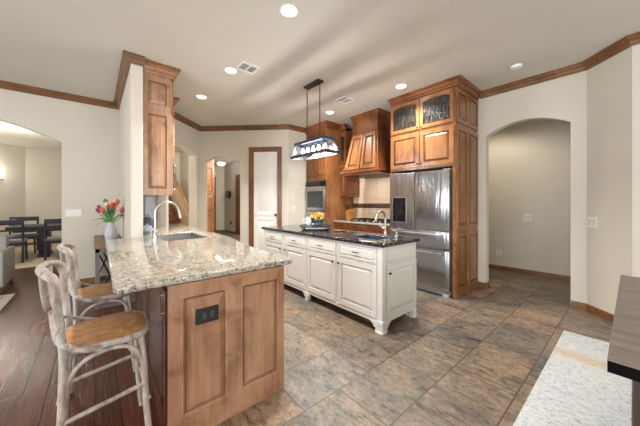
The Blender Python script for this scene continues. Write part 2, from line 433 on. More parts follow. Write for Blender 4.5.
# sills under the rear windows are full glass doors: frames
def big_window(n, horizontal, c0, c1, fixed):
    mb = MB()
    for k in range(5):
        s = c0+(c1-c0)*k/4
        if horizontal: mb.box(s-.03, s+.03, fixed-.04, fixed+.04, 0, 2.5)
        else: mb.box(fixed-.04, fixed+.04, s-.03, s+.03, 0, 2.5)
    for z in (0.04, 2.46):
        if horizontal: mb.box(c0, c1, fixed-.04, fixed+.04, z-.04, z+.04)
        else: mb.box(fixed-.04, fixed+.04, c0, c1, z-.04, z+.04)
    struct('window_%d' % n, mb, M_doorw)
big_window(1, True, -1.36, 2.44, -3.56); big_window(2, False, -.9, 3.3, -4.66)
# dining room
wall('wall_dining_back', (-1.65, 12.2), (.5, 12.2), .12)
wall('wall_dining_angle', (-4.6, 9.25), (-1.65, 12.2), .12)
wall('wall_dining_left', (-5.4, 5.94), (-5.4, 9.3), .12)
wall('wall_dining_right', (.5, 12.2), (.5, 5.95), .06)
# hall seen through the second arch
wall('wall_hall_back', (.56, 12.2), (4.56, 12.2), .12)
wall('wall_hall_right', (4.56, 12.2), (4.56, 5.1), .12)
wall('wall_stair_back', (.56, 9.9), (2.2, 9.9), .08)
wall('wall_stair_side', (2.2, 9.9), (2.2, 7.4), .08)

def sweep(name, path, prof, m):
    """profile (offset to the right of the path, z) swept with mitres"""
    P = [Vector((*p, 0)) for p in path]; rings = []
    for i, p in enumerate(P):
        ns = []
        if i > 0: d = (P[i]-P[i-1]).normalized(); ns.append(Vector((d.y, -d.x, 0)))
        if i < len(P)-1: d = (P[i+1]-P[i]).normalized(); ns.append(Vector((d.y, -d.x, 0)))
        n = sum(ns, Vector()); n.normalize(); n = n/ max(.3, n.dot(ns[0]))
        rings.append([p+n*o+Vector((0, 0, z)) for o, z in prof])
    mb = MB(); mb.loft(rings); return struct(name, mb, m)
CROWN = [(.002, H-.095), (.014, H-.095), (.018, H-.085), (.032, H-.078), (.042, H-.055), (.062, H-.035), (.068, H-.022), (.08, H-.018), (.08, H-.001), (.002, H-.001)]
BASE = [(.001, 0), (.016, 0), (.016, .068), (.010, .082), (.001, .086)]
sweep('trim_1', [(4.6, 1.53), (4.6, .36), (4.24, 0), (4.24, -3.45)], CROWN, M_trim)
sweep('trim_2', [(-4.55, 5.8), (.32, 5.8), (.32, 3.78), (.445, 3.78)], CROWN, M_trim)
sweep('trim_3', [(1.0, 5.54), (1.82, 6.36), (3.26, 4.92), (3.75, 4.92)], CROWN, M_trim)
sweep('baseboard_right', [(4.6, .5), (4.6, .36), (4.24, 0), (4.24, -3.45)], BASE, M_trim)
sweep('baseboard_stub', [(4.6, 1.575), (4.6, 1.46), (4.715, 1.46)], BASE, M_trim)
sweep('baseboard_hallway', [(6.1, 3.4), (6.1, -.4)], BASE, M_trim)
sweep('baseboard_left', [(-.42, 5.8), (.32, 5.8), (.32, 3.80)], BASE, M_trim)
sweep('baseboard_hall', [(.6, 12.2), (4.56, 12.2), (4.56, 10.9)], BASE, M_trimv)
sweep('baseboard_dining', [(-4.5, 9.35), (-1.65, 12.2), (.5, 12.2)], BASE, M_trimv)

# ------------------------------------------------------------------ door in the back wall (local: x along wall, y away, origin at corner (1.9,6.58))
FR = Matrix.Translation((1.82, 6.36, 0)) @ Matrix.Rotation(-PI/4, 4, 'Z')
def xf(mb): mb.bm.transform(FR); return mb
mb = MB()
cw = .085
mb.box(u0-cw, u0+.012, -.018, .0, 0, HD+cw); mb.box(u1-.012, u1+cw, -.018, .0, 0, HD+cw); mb.box(u0+.012, u1-.012, -.018, .0, HD-.012, HD+cw)
mb.box(u0-.0, u0+.012, 0, .10, 0, HD); mb.box(u1-.012, u1, 0, .10, 0, HD); mb.box(u0, u1, 0, .10, HD-.012, HD)
mb.box(u0-cw-.004, u0-cw+.012, -.026, -.0, 0, HD+cw); mb.box(u1+cw-.012, u1+cw+.004, -.026, -.0, 0, HD+cw); mb.box(u0-cw, u1+cw, -.026, 0, HD+cw-.012, HD+cw+.004)
struct('trim_4', xf(mb), M_trimv)
def panel_boxes(mb, mp, a0, a1, z0, z1, fr, n0, n1, arch=0, step=.03, fa=None):
    """raised-panel leaf. mp(u,z,n)->xyz ; frame width fr; n0 back, n1 front. adds frame and raised field"""
    fa = fa or fr
    def bx(ua, ub, za, zb, na, nb):
        p = [mp(u, z, n) for n in (na, nb) for (u, z) in ((ua, za), (ub, za), (ub, zb), (ua, zb))]
        mb.loft([p[:4], p[4:]])
    bx(a0, a0+fa, z0, z1, n0, n1); bx(a1-fa, a1, z0, z1, n0, n1)
    bx(a0+fa, a1-fa, z0, z0+fr, n0, n1); bx(a0+fa, a1-fa, z1-fr, z1, n0, n1)
    mb.glaze = True
    ia, ib, ja, jb = a0+fa, a1-fa, z0+fr, z1-fr; back = n0+(n1-n0)*.35; top = n0+(n1-n0)*.92
    def ring(i, n): return [mp(u, z, n) for u, z in ((ia+i, ja+i), (ib-i, ja+i), (ib-i, jb-i), (ia+i, jb-i))]
    g = min(.008, step*.3)
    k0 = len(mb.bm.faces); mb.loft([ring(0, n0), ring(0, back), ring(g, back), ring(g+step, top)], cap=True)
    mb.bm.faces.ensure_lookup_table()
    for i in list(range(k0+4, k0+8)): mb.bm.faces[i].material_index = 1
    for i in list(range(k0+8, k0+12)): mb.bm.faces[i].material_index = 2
    return mb
def mapx(xf_): return lambda u, z, n: Vector((xf_-n, u, z))     # face looking to -X
def mapy(yf_): return lambda u, z, n: Vector((u, yf_-n, z))     # face looking to -Y
def mapxp(xf_): return lambda u, z, n: Vector((xf_+n, u, z))
# door leaf
dr = thing('panel_door', 'tall white two-panel door in brown wood casing beside the ovens', 'door', (1.82, 6.36, 0), -PI/4)
mp = lambda u, z, n: Vector((u, .045-n, z))
mb = MB(); d0, d1 = u0+.014, u1-.014
mb.box(d0, d1, .045, .055, .012, HD-.015)
mp2 = lambda u, z, n: Vector((u, .045-n, z))
panel_boxes(mb, mp2, d0, d1, 1.02, HD-.015, .085, 0, .03, step=.03)
panel_boxes(mb, mp2, d0, d1, .012, 1.04, .10, 0, .03, step=.03, fa=.085)
obj('door_leaf', mb, M_doorw, dr, world=False)
mb = MB(); mb.lathe((d1-.04, -.03, 1.06), [(.001, -.012), (.02, -.008), (.026, .004), (.02, .016), (.009, .02), (.009, .042), (.022, .044), (.022, .046)], 16, 'y')
obj('door_knob', mb, M_black, dr, world=False)
dr['kind'] = 'thing'

# ------------------------------------------------------------------ generic cabinet bits
def knob(mp, u, z, n, parent, m=None, r=.013, name='knob'):
    mb = MB(); c = mp(u, z, n); ax = (mp(u, z, 1)-mp(u, z, 0)); rings = []
    t = ax.normalized(); a = Vector((0, 0, 1)); b = t.cross(a)
    for rr, nn in ((.005, 0), (.005, .012), (r, .016), (r, .024), (r*.5, .028)):
        rings.append([c+t*nn+(a*math.cos(2*PI*k/12)+b*math.sin(2*PI*k/12))*rr for k in range(12)])
    mb.loft(rings); return obj(name, mb, m or M_bronze, parent)
def bar(mp, ua, ub, z, n, parent, m=None, r=.005, so=.022, name='handle', vert=False, zb=None):
    mb = MB()
    if vert: A, B, Pa, Pb = mp(ua, z, n+so), mp(ua, zb, n+so), mp(ua, z+.01, n), mp(ua, zb-.01, n)
    else: A, B, Pa, Pb = mp(ua, z, n+so), mp(ub, z, n+so), mp(ua+.01, z, n), mp(ub-.01, z, n)
    mb.tube([A, (A+B)/2, B], r, 8)
    d = (B-A).normalized()*.01
    mb.tube([Pa, A+d], r*.9, 8); mb.tube([Pb, B-d], r*.9, 8)
    return obj(name, mb, m or M_chrome, parent)
def leaf(name, mp, a0, a1, z0, z1, parent, m, fr=.055, th=.02, step=.028):
    mb = MB(); panel_boxes(mb, mp, a0, a1, z0, z1, fr, 0, th, step=step); return obj(name, mb, m, parent, smooth=False)
def glass_door(name, mp, a0, a1, z0, z1, parent, m, fr=.05, th=.02, rise=.035):
    """arched-top glazed door, pane as a sub-part"""
    mb = MB()
    def pr(pts):
        mb.loft([[mp(u, z, 0) for u, z in pts], [mp(u, z, th) for u, z in pts]])
    pr([(a0, z0), (a0+fr, z0), (a0+fr, z1), (a0, z1)]); pr([(a1-fr, z0), (a1, z0), (a1, z1), (a1-fr, z1)])
    pr([(a0+fr, z0), (a1-fr, z0), (a1-fr, z0+fr), (a0+fr, z0+fr)])
    N = 10
    for k in range(N):
        ta, tb = k/N, (k+1)/N
        za = z1-fr-rise+rise*4*ta*(1-ta); zb = z1-fr-rise+rise*4*tb*(1-tb); ua, ub = a0+fr+(a1-a0-2*fr)*ta, a0+fr+(a1-a0-2*fr)*tb
        pr([(ua, za), (ub, zb), (ub, z1), (ua, z1)])
    o = obj(name, mb, m, parent, smooth=False)
    mb = MB()
    pts = [(a0+fr-.004, z0+fr-.004), (a1-fr+.004, z0+fr-.004), (a1-fr+.004, z1-fr-.01), (a0+fr-.004, z1-fr-.01)]
    mb.loft([[mp(u, z, .003) for u, z in pts], [mp(u, z, .008) for u, z in pts]])
    obj('glass_pane', mb, M_seeded, o); return o
def cab_crown(path, parent, m, h=.13, pr=.09, top=H-.002):
    prof = [(0, top-h), (.012, top-h), (.018, top-h+.03), (.04, top-h+.045), (.05, top-h+.07), (pr-.02, top-.03), (pr-.008, top-.02), (pr, top-.018), (pr, top), (0, top)]
    P = [Vector((*p, 0)) for p in path]; rings = []
    for i, p in enumerate(P):
        ns = []
        if i > 0: d = (P[i]-P[i-1]).normalized(); ns.append(Vector((d.y, -d.x, 0)))
        if i < len(P)-1: d = (P[i+1]-P[i]).normalized(); ns.append(Vector((d.y, -d.x, 0)))
        n = sum(ns, Vector()); n.normalize(); n = n/max(.3, n.dot(ns[0]))
        rings.append([p+n*o+Vector((0, 0, z)) for o, z in prof])
    mb = MB(); mb.loft(rings); return obj('crown_molding', mb, m, parent, smooth=False)

# ------------------------------------------------------------------ refrigerator surround cabinet
XF = 3.80
t = thing('refrigerator_cabinet', 'tall wood cabinet surround over and beside the steel refrigerator, arched glass top doors', 'cabinet', (4.2, 2.12, 0))
mb = MB(); mb.box(XF, 4.595, 1.58, 1.622, 0, 2.93); mb.box(XF, 4.595, 2.605, 2.635, .0, 2.93)
mb.box(XF, 4.595, 1.622, 2.605, 1.84, 2.93)
obj('carcass', mb, M_alder, t, smooth=False)
m = mapx(XF)
for a, b in ((1.60, 2.10), (2.11, 2.62)):
    d = leaf('door', m, a, b, 1.875, 2.405, t, M_alder, .06)
    g = glass_door('glass_door', m, a, b, 2.455, 2.925, t, M_alder, .05)
    kx = b-.025 if b < 2.2 else a+.025
    knob(m, kx, 1.92, .02, d); knob(m, kx, 2.475, .02, g)
m = mapy(1.58)
for z0, z1 in ((.08, .90), (.95, 2.40), (2.45, 2.93)):
    for a, b in ((3.82, 4.195), (4.205, 4.59)):
        leaf('side_panel', m, a, b, z0, z1, t, M_alder, .055, .014)
mb = MB(); mb.box(XF-.004, 4.595, 1.566, 1.58, 0, .075); obj('kick_board', mb, M_alder, t, smooth=False)
cab_crown([(XF, 2.635), (XF, 1.575), (4.595, 1.575)], t, M_alderR, .10, .085)

# ------------------------------------------------------------------ refrigerator
t = thing('refrigerator', 'stainless steel french door refrigerator with ice dispenser and two lower drawers', 'refrigerator', (4.1, 2.13, 0))
Y0, Y1 = 1.632, 2.595
mb = MB(); mb.box(3.79, 4.55, Y0+.01, Y1-.01, .03, 1.775); mb.box(3.74, 3.80, Y0+.02, Y0+.10, .0, .05); mb.box(3.74, 3.80, Y1-.10, Y1-.02, .0, .05); mb.box(3.76, 3.8, Y0+.10, Y1-.1, .02, .06)
obj('casing', mb, M_dgrey, t, smooth=False)
ym = 2.15
def fdoor(name, a, b, z0, z1, th=.07):
    mb = MB(); mb.box(3.72, 3.72+th, a, b, z0, z1, .008)
    return obj(name, mb, M_steel, t)
dA = fdoor('door', Y0, ym-.003, .925, 1.79); 
# left door with a dispenser opening
mb = MB()
z0, z1, a, b = .925, 1.79, ym+.003, Y1; da, db, dz0, dz1 = 2.30, 2.53, 1.02, 1.40
mb.box(3.72, 3.79, a, da, z0, z1); mb.box(3.72, 3.79, db, b, z0, z1); mb.box(3.72, 3.79, da, db, z0, dz0); mb.box(3.72, 3.79, da, db, dz1, z1)
dB = obj('door', mb, M_steel, t, smooth=False)
mb = MB(); mb.box(3.765, 3.789, da, db, dz0, dz1); mb.box(3.722, 3.765, da, db, 1.30, dz1); mb.box(3.735, 3.765, da, db, dz0, dz0+.015)
mb.box(3.745, 3.765, da+.06, db-.06, 1.15, 1.3)
obj('dispenser', mb, M_glassb, dB, smooth=False)
mb = MB()
for (aa, bb, za, zb) in ((da-.015, da, dz0-.015, dz1+.015), (db, db+.015, dz0-.015, dz1+.015), (da, db, dz1, dz1+.015), (da, db, dz0-.015, dz0)): mb.box(3.712, 3.722, aa, bb, za, zb)
obj('dispenser_frame', mb, M_steelp, dB, smooth=False)
m = mapx(3.72)
d3 = fdoor('drawer', Y0, Y1, .66, .915); d4 = fdoor('drawer', Y0, Y1, .07, .65)
for d, z in ((d3, .865), (d4, .60)):
    mb = MB(); mb.box(3.665, 3.69, Y0+.09, Y1-.09, z-.016, z+.016, .006); mb.box(3.69, 3.72, Y0+.12, Y0+.15, z-.012, z+.012); mb.box(3.69, 3.72, Y1-.15, Y1-.12, z-.012, z+.012)
    obj('handle', mb, M_steelp, d)
mb = MB(); mb.box(3.717, 3.7205, 1.74, 1.80, 1.735, 1.75); obj('badge', mb, M_chrome, dA, smooth=False)
for y in (Y0+.02, Y1-.12): obj('hinge_cover', MB().box(3.80, 3.86, y, y+.10, 1.776, 1.81), M_dgrey, t, smooth=False)

# ------------------------------------------------------------------ oven tower
XO = 3.75
t = thing('oven_cabinet', 'tall wood cabinet housing the double wall oven', 'cabinet', (4.17, 4.55, 0))
YA, YB = 4.20, 4.90
mb = MB(); mb.box(XO, 4.595, YA, YA+.04, 0, 2.93); mb.box(XO, 4.595, YB-.04, YB, 0, 2.93); mb.box(XO, 4.595, YA+.04, YB-.04, 1.80, 2.93); mb.box(XO, 4.595, YA+.04, YB-.04, 0, .48); mb.box(4.4, 4.595, YA+.04, YB-.04, .48, 1.80)
obj('carcass', mb, M_alder, t, smooth=False)
m = mapx(XO); ymid = (YA+YB)/2
for a, b in ((YA+.03, ymid-.004), (ymid+.004, YB-.03)):
    d = leaf('door', m, a, b, 1.86, 2.40, t, M_alderR, .05); knob(m, b-.02 if b < 4.6 else a+.02, 1.90, .02, d)
    d = leaf('door', m, a, b, 2.44, 2.88, t, M_alderR, .05); knob(m, b-.02 if b < 4.6 else a+.02, 2.48, .02, d)
d = leaf('drawer', m, YA+.03, YB-.03, .12, .44, t, M_alderR, .05); knob(m, ymid, .28, .02, d)
cab_crown([(XO, YB), (XO, YA), (4.14, YA)], t, M_alderR)
t = thing('wall_oven', 'stainless double wall oven stacked in the tall wood cabinet', 'oven', (4.0, 4.55, .49))
for nm, z0, z1, ctl in (('oven_door', 1.15, 1.685, 0), ('oven_door', .50, 1.13, 0)):
    mb = MB(); ya, yb = YA+.02, YB-.02
    mb.box(3.715, 3.745, ya, yb, z0, z1, .004)
    o = obj(nm, mb, M_steelp, t)
    mb = MB(); mb.box(3.709, 3.716, ya+.06, yb-.06, z0+.07, z1-.10); obj('window', mb, M_ovglass, o, smooth=False)
    bar(mapx(3.715), ya+.04, yb-.04, z1-.045, 0, o, M_steelp, .011, .035)
mb = MB(); mb.box(3.715, 3.745, YA+.02, YB-.02, 1.69, 1.79); cp = obj('control_panel', mb, M_glassb, t, smooth=False)
mb = MB(); mb.box(3.712, 3.716, ymid-.09, ymid+.09, 1.715, 1.765); obj('display', mb, M_blackp, cp, smooth=False)
mb = MB(); mb.box(3.746, 4.38, YA+.055, YB-.055, .495, 1.79); obj('oven_body', mb, M_blackp, t, smooth=False)

# ------------------------------------------------------------------ hood-wall cabinets
XN = 4.15
t = thing('narrow_wall_cabinet', 'narrow reddish wood wall cabinet between oven cabinet and range hood', 'cabinet', (4.37, 4.11, 1.46))
mb = MB(); mb.box(XN, 4.595, 4.02, 4.195, 1.46, 2.90); obj('carcass', mb, M_alderR, t, smooth=False)
m = mapx(XN)
d = leaf('door', m, 4.03, 4.19, 1.48, 2.12, t, M_alderR, .035); knob(m, 4.045, 1.53, .02, d)
glass_door('glass_door', m, 4.025, 4.193, 2.20, 2.80, t, M_alderR, .024, rise=.02)
leaf('side_panel', mapy(4.02), XN+.0, 4.59, 1.465, 1.86, t, M_alderR, .04, .012)
cab_crown([(XN, 4.195), (XN, 4.02)], t, M_alderR, .12, .06)
t = thing('right_wall_cabinet', 'dark reddish wood filler cabinet between range hood and refrigerator cabinet', 'cabinet', (4.4, 2.85, 1.9))
mb = MB(); mb.box(4.24, 4.595, 2.70, 2.86, 1.46, 2.91); obj('carcass', mb, M_alderR, t, smooth=False)
leaf('door', mapx(4.24), 2.71, 2.855, 1.48, 2.85, t, M_alderR, .05)

t = thing('range_hood', 'tapered wood range hood with two slanted raised panels above the cooktop', 'range hood', (4.3, 3.49, 1.88))
mb = MB(); mb.box(3.97, 4.595, 3.04, 3.66, 2.68, H-.10); obj('chimney_box', mb, M_alderR, t, smooth=False)
def hring(xf_, ya, yb, z): return [Vector((xf_, ya, z)), Vector((xf_, yb, z)), Vector((4.595, yb, z)), Vector((4.595, ya, z))]
HX0, HX1, HA0, HA1, HB0, HB1, HZ0, HZ1 = 3.83, 3.97, 2.92, 3.04, 3.78, 3.66, 1.93, 2.68
mb = MB(); mb.loft([hring(HX0, HA0, HB0, HZ0), hring(HX1, HA1, HB1, HZ1)]); obj('sloped_body', mb, M_alderR, t, smooth=False)
mb = MB(); mb.box(3.80, 4.595, 2.885, 3.825, 1.855, 1.90, .008); mb.box(3.775, 4.595, 2.865, 3.845, 1.90, 1.925, .008); mb.box(3.79, 4.595, 2.875, 3.835, 1.925, 1.94)
obj('mantel', mb, M_alderR, t, smooth=False)
mb = MB(); mb.box(3.95, 4.5, 3.0, 3.70, 1.846, 1.855); obj('filter_insert', mb, M_blackp, t, smooth=False)
def slope():
    def mpf(u, z, n):
        k = (z-HZ0)/(HZ1-HZ0); x = HX0+(HX1-HX0)*k; ya = HA0+(HA1-HA0)*k; yb = HB0+(HB1-HB0)*k
        return Vector((x-n*.98, ya+(yb-ya)*u, z+n*.2))
    return mpf
for a, b in ((.05, .485), (.515, .95)):
    f = slope(); mb = MB(); z0, z1 = HZ0+.035, HZ1-.025; w_ = .075
    def bx(ua, ub, za, zb, n): mb.loft([[f(ua, za, 0), f(ub, za, 0), f(ub, zb, 0), f(ua, zb, 0)], [f(ua, za, n), f(ub, za, n), f(ub, zb, n), f(ua, zb, n)]])
    bx(a, a+w_, z0, z1, .022); bx(b-w_, b, z0, z1, .022); bx(a+w_, b-w_, z0, z0+.065, .022); bx(a+w_, b-w_, z1-.065, z1, .022)
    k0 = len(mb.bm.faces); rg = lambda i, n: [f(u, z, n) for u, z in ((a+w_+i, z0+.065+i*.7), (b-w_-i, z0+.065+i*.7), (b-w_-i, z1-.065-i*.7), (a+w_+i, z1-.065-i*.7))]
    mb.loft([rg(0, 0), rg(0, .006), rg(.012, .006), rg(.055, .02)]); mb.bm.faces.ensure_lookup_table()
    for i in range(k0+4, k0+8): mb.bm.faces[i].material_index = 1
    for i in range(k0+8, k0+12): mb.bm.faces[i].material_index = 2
    obj('raised_panel', mb, M_alder, t, smooth=False)
cab_crown([(3.97, 3.66), (3.97, 3.04), (4.595, 3.04)], t, M_alderR, .10, .075)
mb = MB(); mb.box(3.955, 4.595, 3.028, 3.672, 2.665, 2.69); obj('rail_molding', mb, M_alderR, t, smooth=False)

area('hood_task_light', (4.2, 3.35, 1.84), (.1, 0, -1), .3, .5, 4, (1, .93, .84))
# backsplash, band
struct('trim_5', MB().box(4.585, 4.598, 2.69, 4.19, .95, 1.90), M_splash)
struct('trim_6', MB().box(4.578, 4.586, 2.69, 4.19, 1.21, 1.31), M_mosaic)
# base cabinet + counter + cooktop
t = thing('range_base_cabinet', 'wood base cabinet below the gas cooktop', 'cabinet', (4.28, 3.45, 0))
mb = MB(); mb.box(4.0, 4.58, 2.70, 4.19, .10, .905); mb.box(4.05, 4.58, 2.70, 4.19, 0, .10); obj('carcass', mb, M_alderR, t, smooth=False)
m = mapx(4.0)
for i in range(3):
    a = 2.72+i*.49; b = a+.48
    d = leaf('drawer', m, a, b, .73, .885, t, M_alderR, .04, .02, .015); knob(m, (a+b)/2, .81, .02, d)
    d = leaf('door', m, a, b, .13, .71, t, M_alderR, .055); knob(m, b-.03, .66, .02, d)
tag(obj('range_countertop', MB().box(3.95, 4.575, 2.69, 4.195, .906, .945, .006), M_granite), 'light granite countertop under the cooktop and backsplash', 'countertop')
t = thing('gas_cooktop', 'black gas cooktop on the granite counter beneath the hood', 'cooktop', (4.27, 3.45, .946))
mb = MB(); mb.box(4.03, 4.52, 2.9, 3.80, .946, .958, .004); obj('glass_base', mb, M_glassb, t)
for i in range(3):
    y0 = 2.93+i*.29; mb = MB()
    for x in (4.08, 4.28, 4.47): mb.box(x-.006, x+.006, y0, y0+.27, .985, .997)
    for y in (y0, y0+.135, y0+.27): mb.box(4.08, 4.47, y-.006, y+.006, .985, .997)
    for x in (4.08, 4.47):
        for y in (y0, y0+.27): mb.box(x-.007, x+.007, y-.007, y+.007, .958, .99)
    obj('grate', mb, M_black, t, smooth=False)
    mb = MB(); mb.lathe((4.2, y0+.135, .958), [(.045, 0), (.045, .01), (.03, .018), (.001, .019)], 16); obj('burner', mb, M_black, t)
    mb = MB(); mb.lathe((4.38, y0+.135, .958), [(.035, 0), (.035, .01), (.025, .018), (.001, .019)], 16); obj('burner', mb, M_black, t)
for i in range(5):
    mb = MB(); mb.lathe((4.055, 3.05+i*.15, .958), [(.018, 0), (.016, .02), (.001, .021)], 12); obj('knob', mb, M_steelp, t)
# knife block
t = thing('knife_block', 'orange-brown wooden knife block with black handles on the range counter', 'knife block', (4.33, 3.98, .946))
mb = MB(); mb.prism([(4.22, 3.92, .946), (4.22, 4.06, .946), (4.22, 4.10, 1.14), (4.22, 3.99, 1.19)], (.14, 0, 0)); obj('block', mb, M_knife, t, smooth=False)
for i, (x, k) in enumerate(((4.245, 0), (4.275, 1), (4.305, 0), (4.335, 1), (4.26, 2), (4.32, 2))):
    y = 4.015+.025*k; z = 1.175-.018*k
    mb = MB(); mb.tube([(x, y, z), (x, y+.02, z+.05), (x, y+.045, z+.10)], .011, 8); obj('knife_handle', mb, M_blackp, t)
def plate(name, label, cat, mp, u, z, w_, h_, parts, m=M_plastic, sub=None, group=None):
    """wall plate; parts: list of (du, dz, w, h, part name, material)"""
    c = mp(u, z, 0); t = thing(name, label, cat, tuple(c), 0, group)
    mb = MB(); 
    def bx(mb, ua, ub, za, zb, na, nb):
        mb.loft([[mp(a, b_, na) for a, b_ in ((ua, za), (ub, za), (ub, zb), (ua, zb))], [mp(a, b_, nb) for a, b_ in ((ua, za), (ub, za), (ub, zb), (ua, zb))]])
    bx(mb, u-w_/2, u+w_/2, z-h_/2, z+h_/2, 0.001, .007); obj('cover_plate', mb, m, t, smooth=False)
    for du, dz, w2, h2, nm, mm in parts:
        mb = MB(); bx(mb, u+du-w2/2, u+du+w2/2, z+dz-h2/2, z+dz+h2/2, .007, .011); obj(nm, mb, mm, t, smooth=False)
    return t
M_slot = plain('grey_switch_face', (.66, .65, .62), .4)
plate('wall_outlet', 'white outlet on the tiled backsplash beside the knife block', 'outlet', mapx(4.585), 3.60, 1.165, .075, .12, [(0, .028, .035, .035, 'socket', M_slot), (0, -.028, .035, .035, 'socket', M_slot)])
plate('light_switch', 'white square switch on the hallway wall seen through the right arch', 'switch', mapx(6.1), 1.25, 1.05, .12, .12, [(-.025, 0, .035, .07, 'rocker', M_slot), (.025, 0, .035, .07, 'rocker', M_slot)])
plate('wall_outlet', 'white outlet low on the hallway wall seen through the right arch', 'outlet', mapx(6.1), 1.71, .33, .09, .13, [(0, .028, .035, .035, 'socket', M_slot), (0, -.028, .035, .035, 'socket', M_slot)])
s45 = lambda u, z, n: Vector((4.6, .36, 0))+Vector((-.7071, -.7071, 0))*u+Vector((-.7071, .7071, 0))*n+Vector((0, 0, z))
plate('light_switch', 'white double switch on the angled wall right of the arch', 'switch', s45, .075, 1.09, .125, .125, [(-.028, 0, .035, .07, 'rocker', M_slot), (.028, 0, .035, .07, 'rocker', M_slot)])
plate('light_switch', 'wide white three-gang switch on the wall behind the bar stools', 'switch', mapy(5.8), -.26, 1.16, .19, .11, [(d_, 0, .033, .07, 'rocker', M_plastic) for d_ in (-.055, 0, .055)])
bw = mapy(4.92)
plate('light_switch', 'small white switch on the back wall between door and ovens', 'switch', bw, 3.40, 1.19, .08, .13, [(0, 0, .035, .07, 'rocker', M_slot)])
plate('thermostat', 'small grey control on the back wall left of the ovens', 'thermostat', bw, 3.57, 1.74, .08, .08, [(.02, .01, .03, .03, 'display', M_bronze)])
plate('wall_intercom', 'cream intercom panel on the back wall between the white door and the ovens', 'intercom', bw, 3.55, 1.50, .22, .34, [(0, .07, .14, .10, 'speaker_grille', M_wall), (0, -.08, .12, .07, 'keypad', M_wall)], M_wall)

# ------------------------------------------------------------------ white island
SX0, SX1, SY0, SY1 = 2.36, 2.70, 1.80, 2.22
IX0, IX1, IY0, IY1 = 2.20, 2.83, 1.63, 4.06
t = thing('kitchen_island', 'white painted kitchen island cabinet with raised panel doors and scrolled feet', 'island', (2.5, 2.9, 0))
mb = MB(); mb.box(IX0, IX1, SY1+.01, IY1, .12, .875); mb.box(IX0, SX0-.01, IY0, SY1+.01, .12, .875); mb.box(SX1+.01, IX1, IY0, SY1+.01, .12, .875); mb.box(SX0-.01, SX1+.01, IY0, SY0-.01, .12, .875); mb.box(SX0-.01, SX1+.01, SY0-.01, SY1+.01, .12, .68); obj('carcass', mb, M_white, t, smooth=False)
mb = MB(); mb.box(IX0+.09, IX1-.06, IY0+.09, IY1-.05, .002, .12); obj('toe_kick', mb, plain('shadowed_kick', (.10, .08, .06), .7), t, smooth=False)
m = mapx(IX0)
cols = [(1.68, 2.245), (2.29, 2.84), (2.875, 3.40), (3.475, 4.01)]
for i, (a, b) in enumerate(cols):
    d = leaf('drawer', m, a, b, .705, .855, t, M_white, .022, .02, .012)
    bar(m, (a+b)/2-.045, (a+b)/2+.045, .78, .02, d, M_bronze, .005, .016)
    d = leaf('door', m, a, b, .145, .68, t, M_white, .055, .02, .03)
    kx = b-.028 if i % 2 == 0 else a+.028
    knob(m, kx, .62, .02, d, M_bronze, .013)
m = mapy(IY0)
leaf('end_drawer_panel', m, IX0+.06, IX1-.0, .70, .86, t, M_white, .0 + .012, .012, .004)
d = leaf('door', m, IX0+.06, IX1-.0, .145, .68, t, M_white, .055, .018, .03); knob(m, IX0+.095, .60, .018, d, M_bronze)
mb = MB(); mb.box(IX0-.02, IX0+.045, IY0-.02, IY0+.045, .0, .875, .006); mb.box(IX0-.028, IX0+.05, IY0-.028, IY0+.05, .09, .13, .004); mb.box(IX0-.028, IX0+.05, IY0-.028, IY0+.05, 0, .02, .004)
obj('corner_post', mb, M_white, t, smooth=False)
mb = MB(); mb.box(IX0-.012, IX0+.001, IY0+.045, IY1, .10, .14); mb.box(IX0+.045, IX1, IY0-.012, IY0+.001, .10, .14); obj('base_molding', mb, M_white, t, smooth=False)
def scroll(mpf, u, sgn, parent, w_=.12):
    # bracket foot outline: scrolled
    pts = [(0, 0), (.030, 0), (.040, .010), (.040, .022), (.028, .034), (.034, .050), (.052, .052), (.066, .058), (.070, .074), (.086, .080), (.098, .090), (w_, .094), (w_, .115), (0, .115)]
    mb = MB(); A = [mpf(u+sgn*a*.72, z, .018) for a, z in pts]; B = [mpf(u+sgn*a*.72, z, -.012) for a, z in pts]
    mb.loft([A, B]); return obj('bracket_foot', mb, M_white, parent, smooth=False)
scroll(mapx(IX0), IY0+.045, 1, t); scroll(mapy(IY0), IX0+.045, 1, t); scroll(mapy(IY0), IX1+.0, -1, t)
scroll(mapx(IX0), 2.858, 1, t, .10); scroll(mapx(IX0), 2.858, -1, t, .10); scroll(mapx(IX0), IY1, -1, t)
mb = MB(); mb.box(IX1-.05, IX1, IY0-.01, IY0+.05, 0, .12); mb.box(IX1-.05, IX1, IY1-.06, IY1, 0, .12); mb.box(IX0, IX0+.05, IY1-.06, IY1, 0, .12); mb.box(IX0, IX0+.04, 2.83, 2.89, 0, .12)
obj('foot_block', mb, M_white, t, smooth=False)
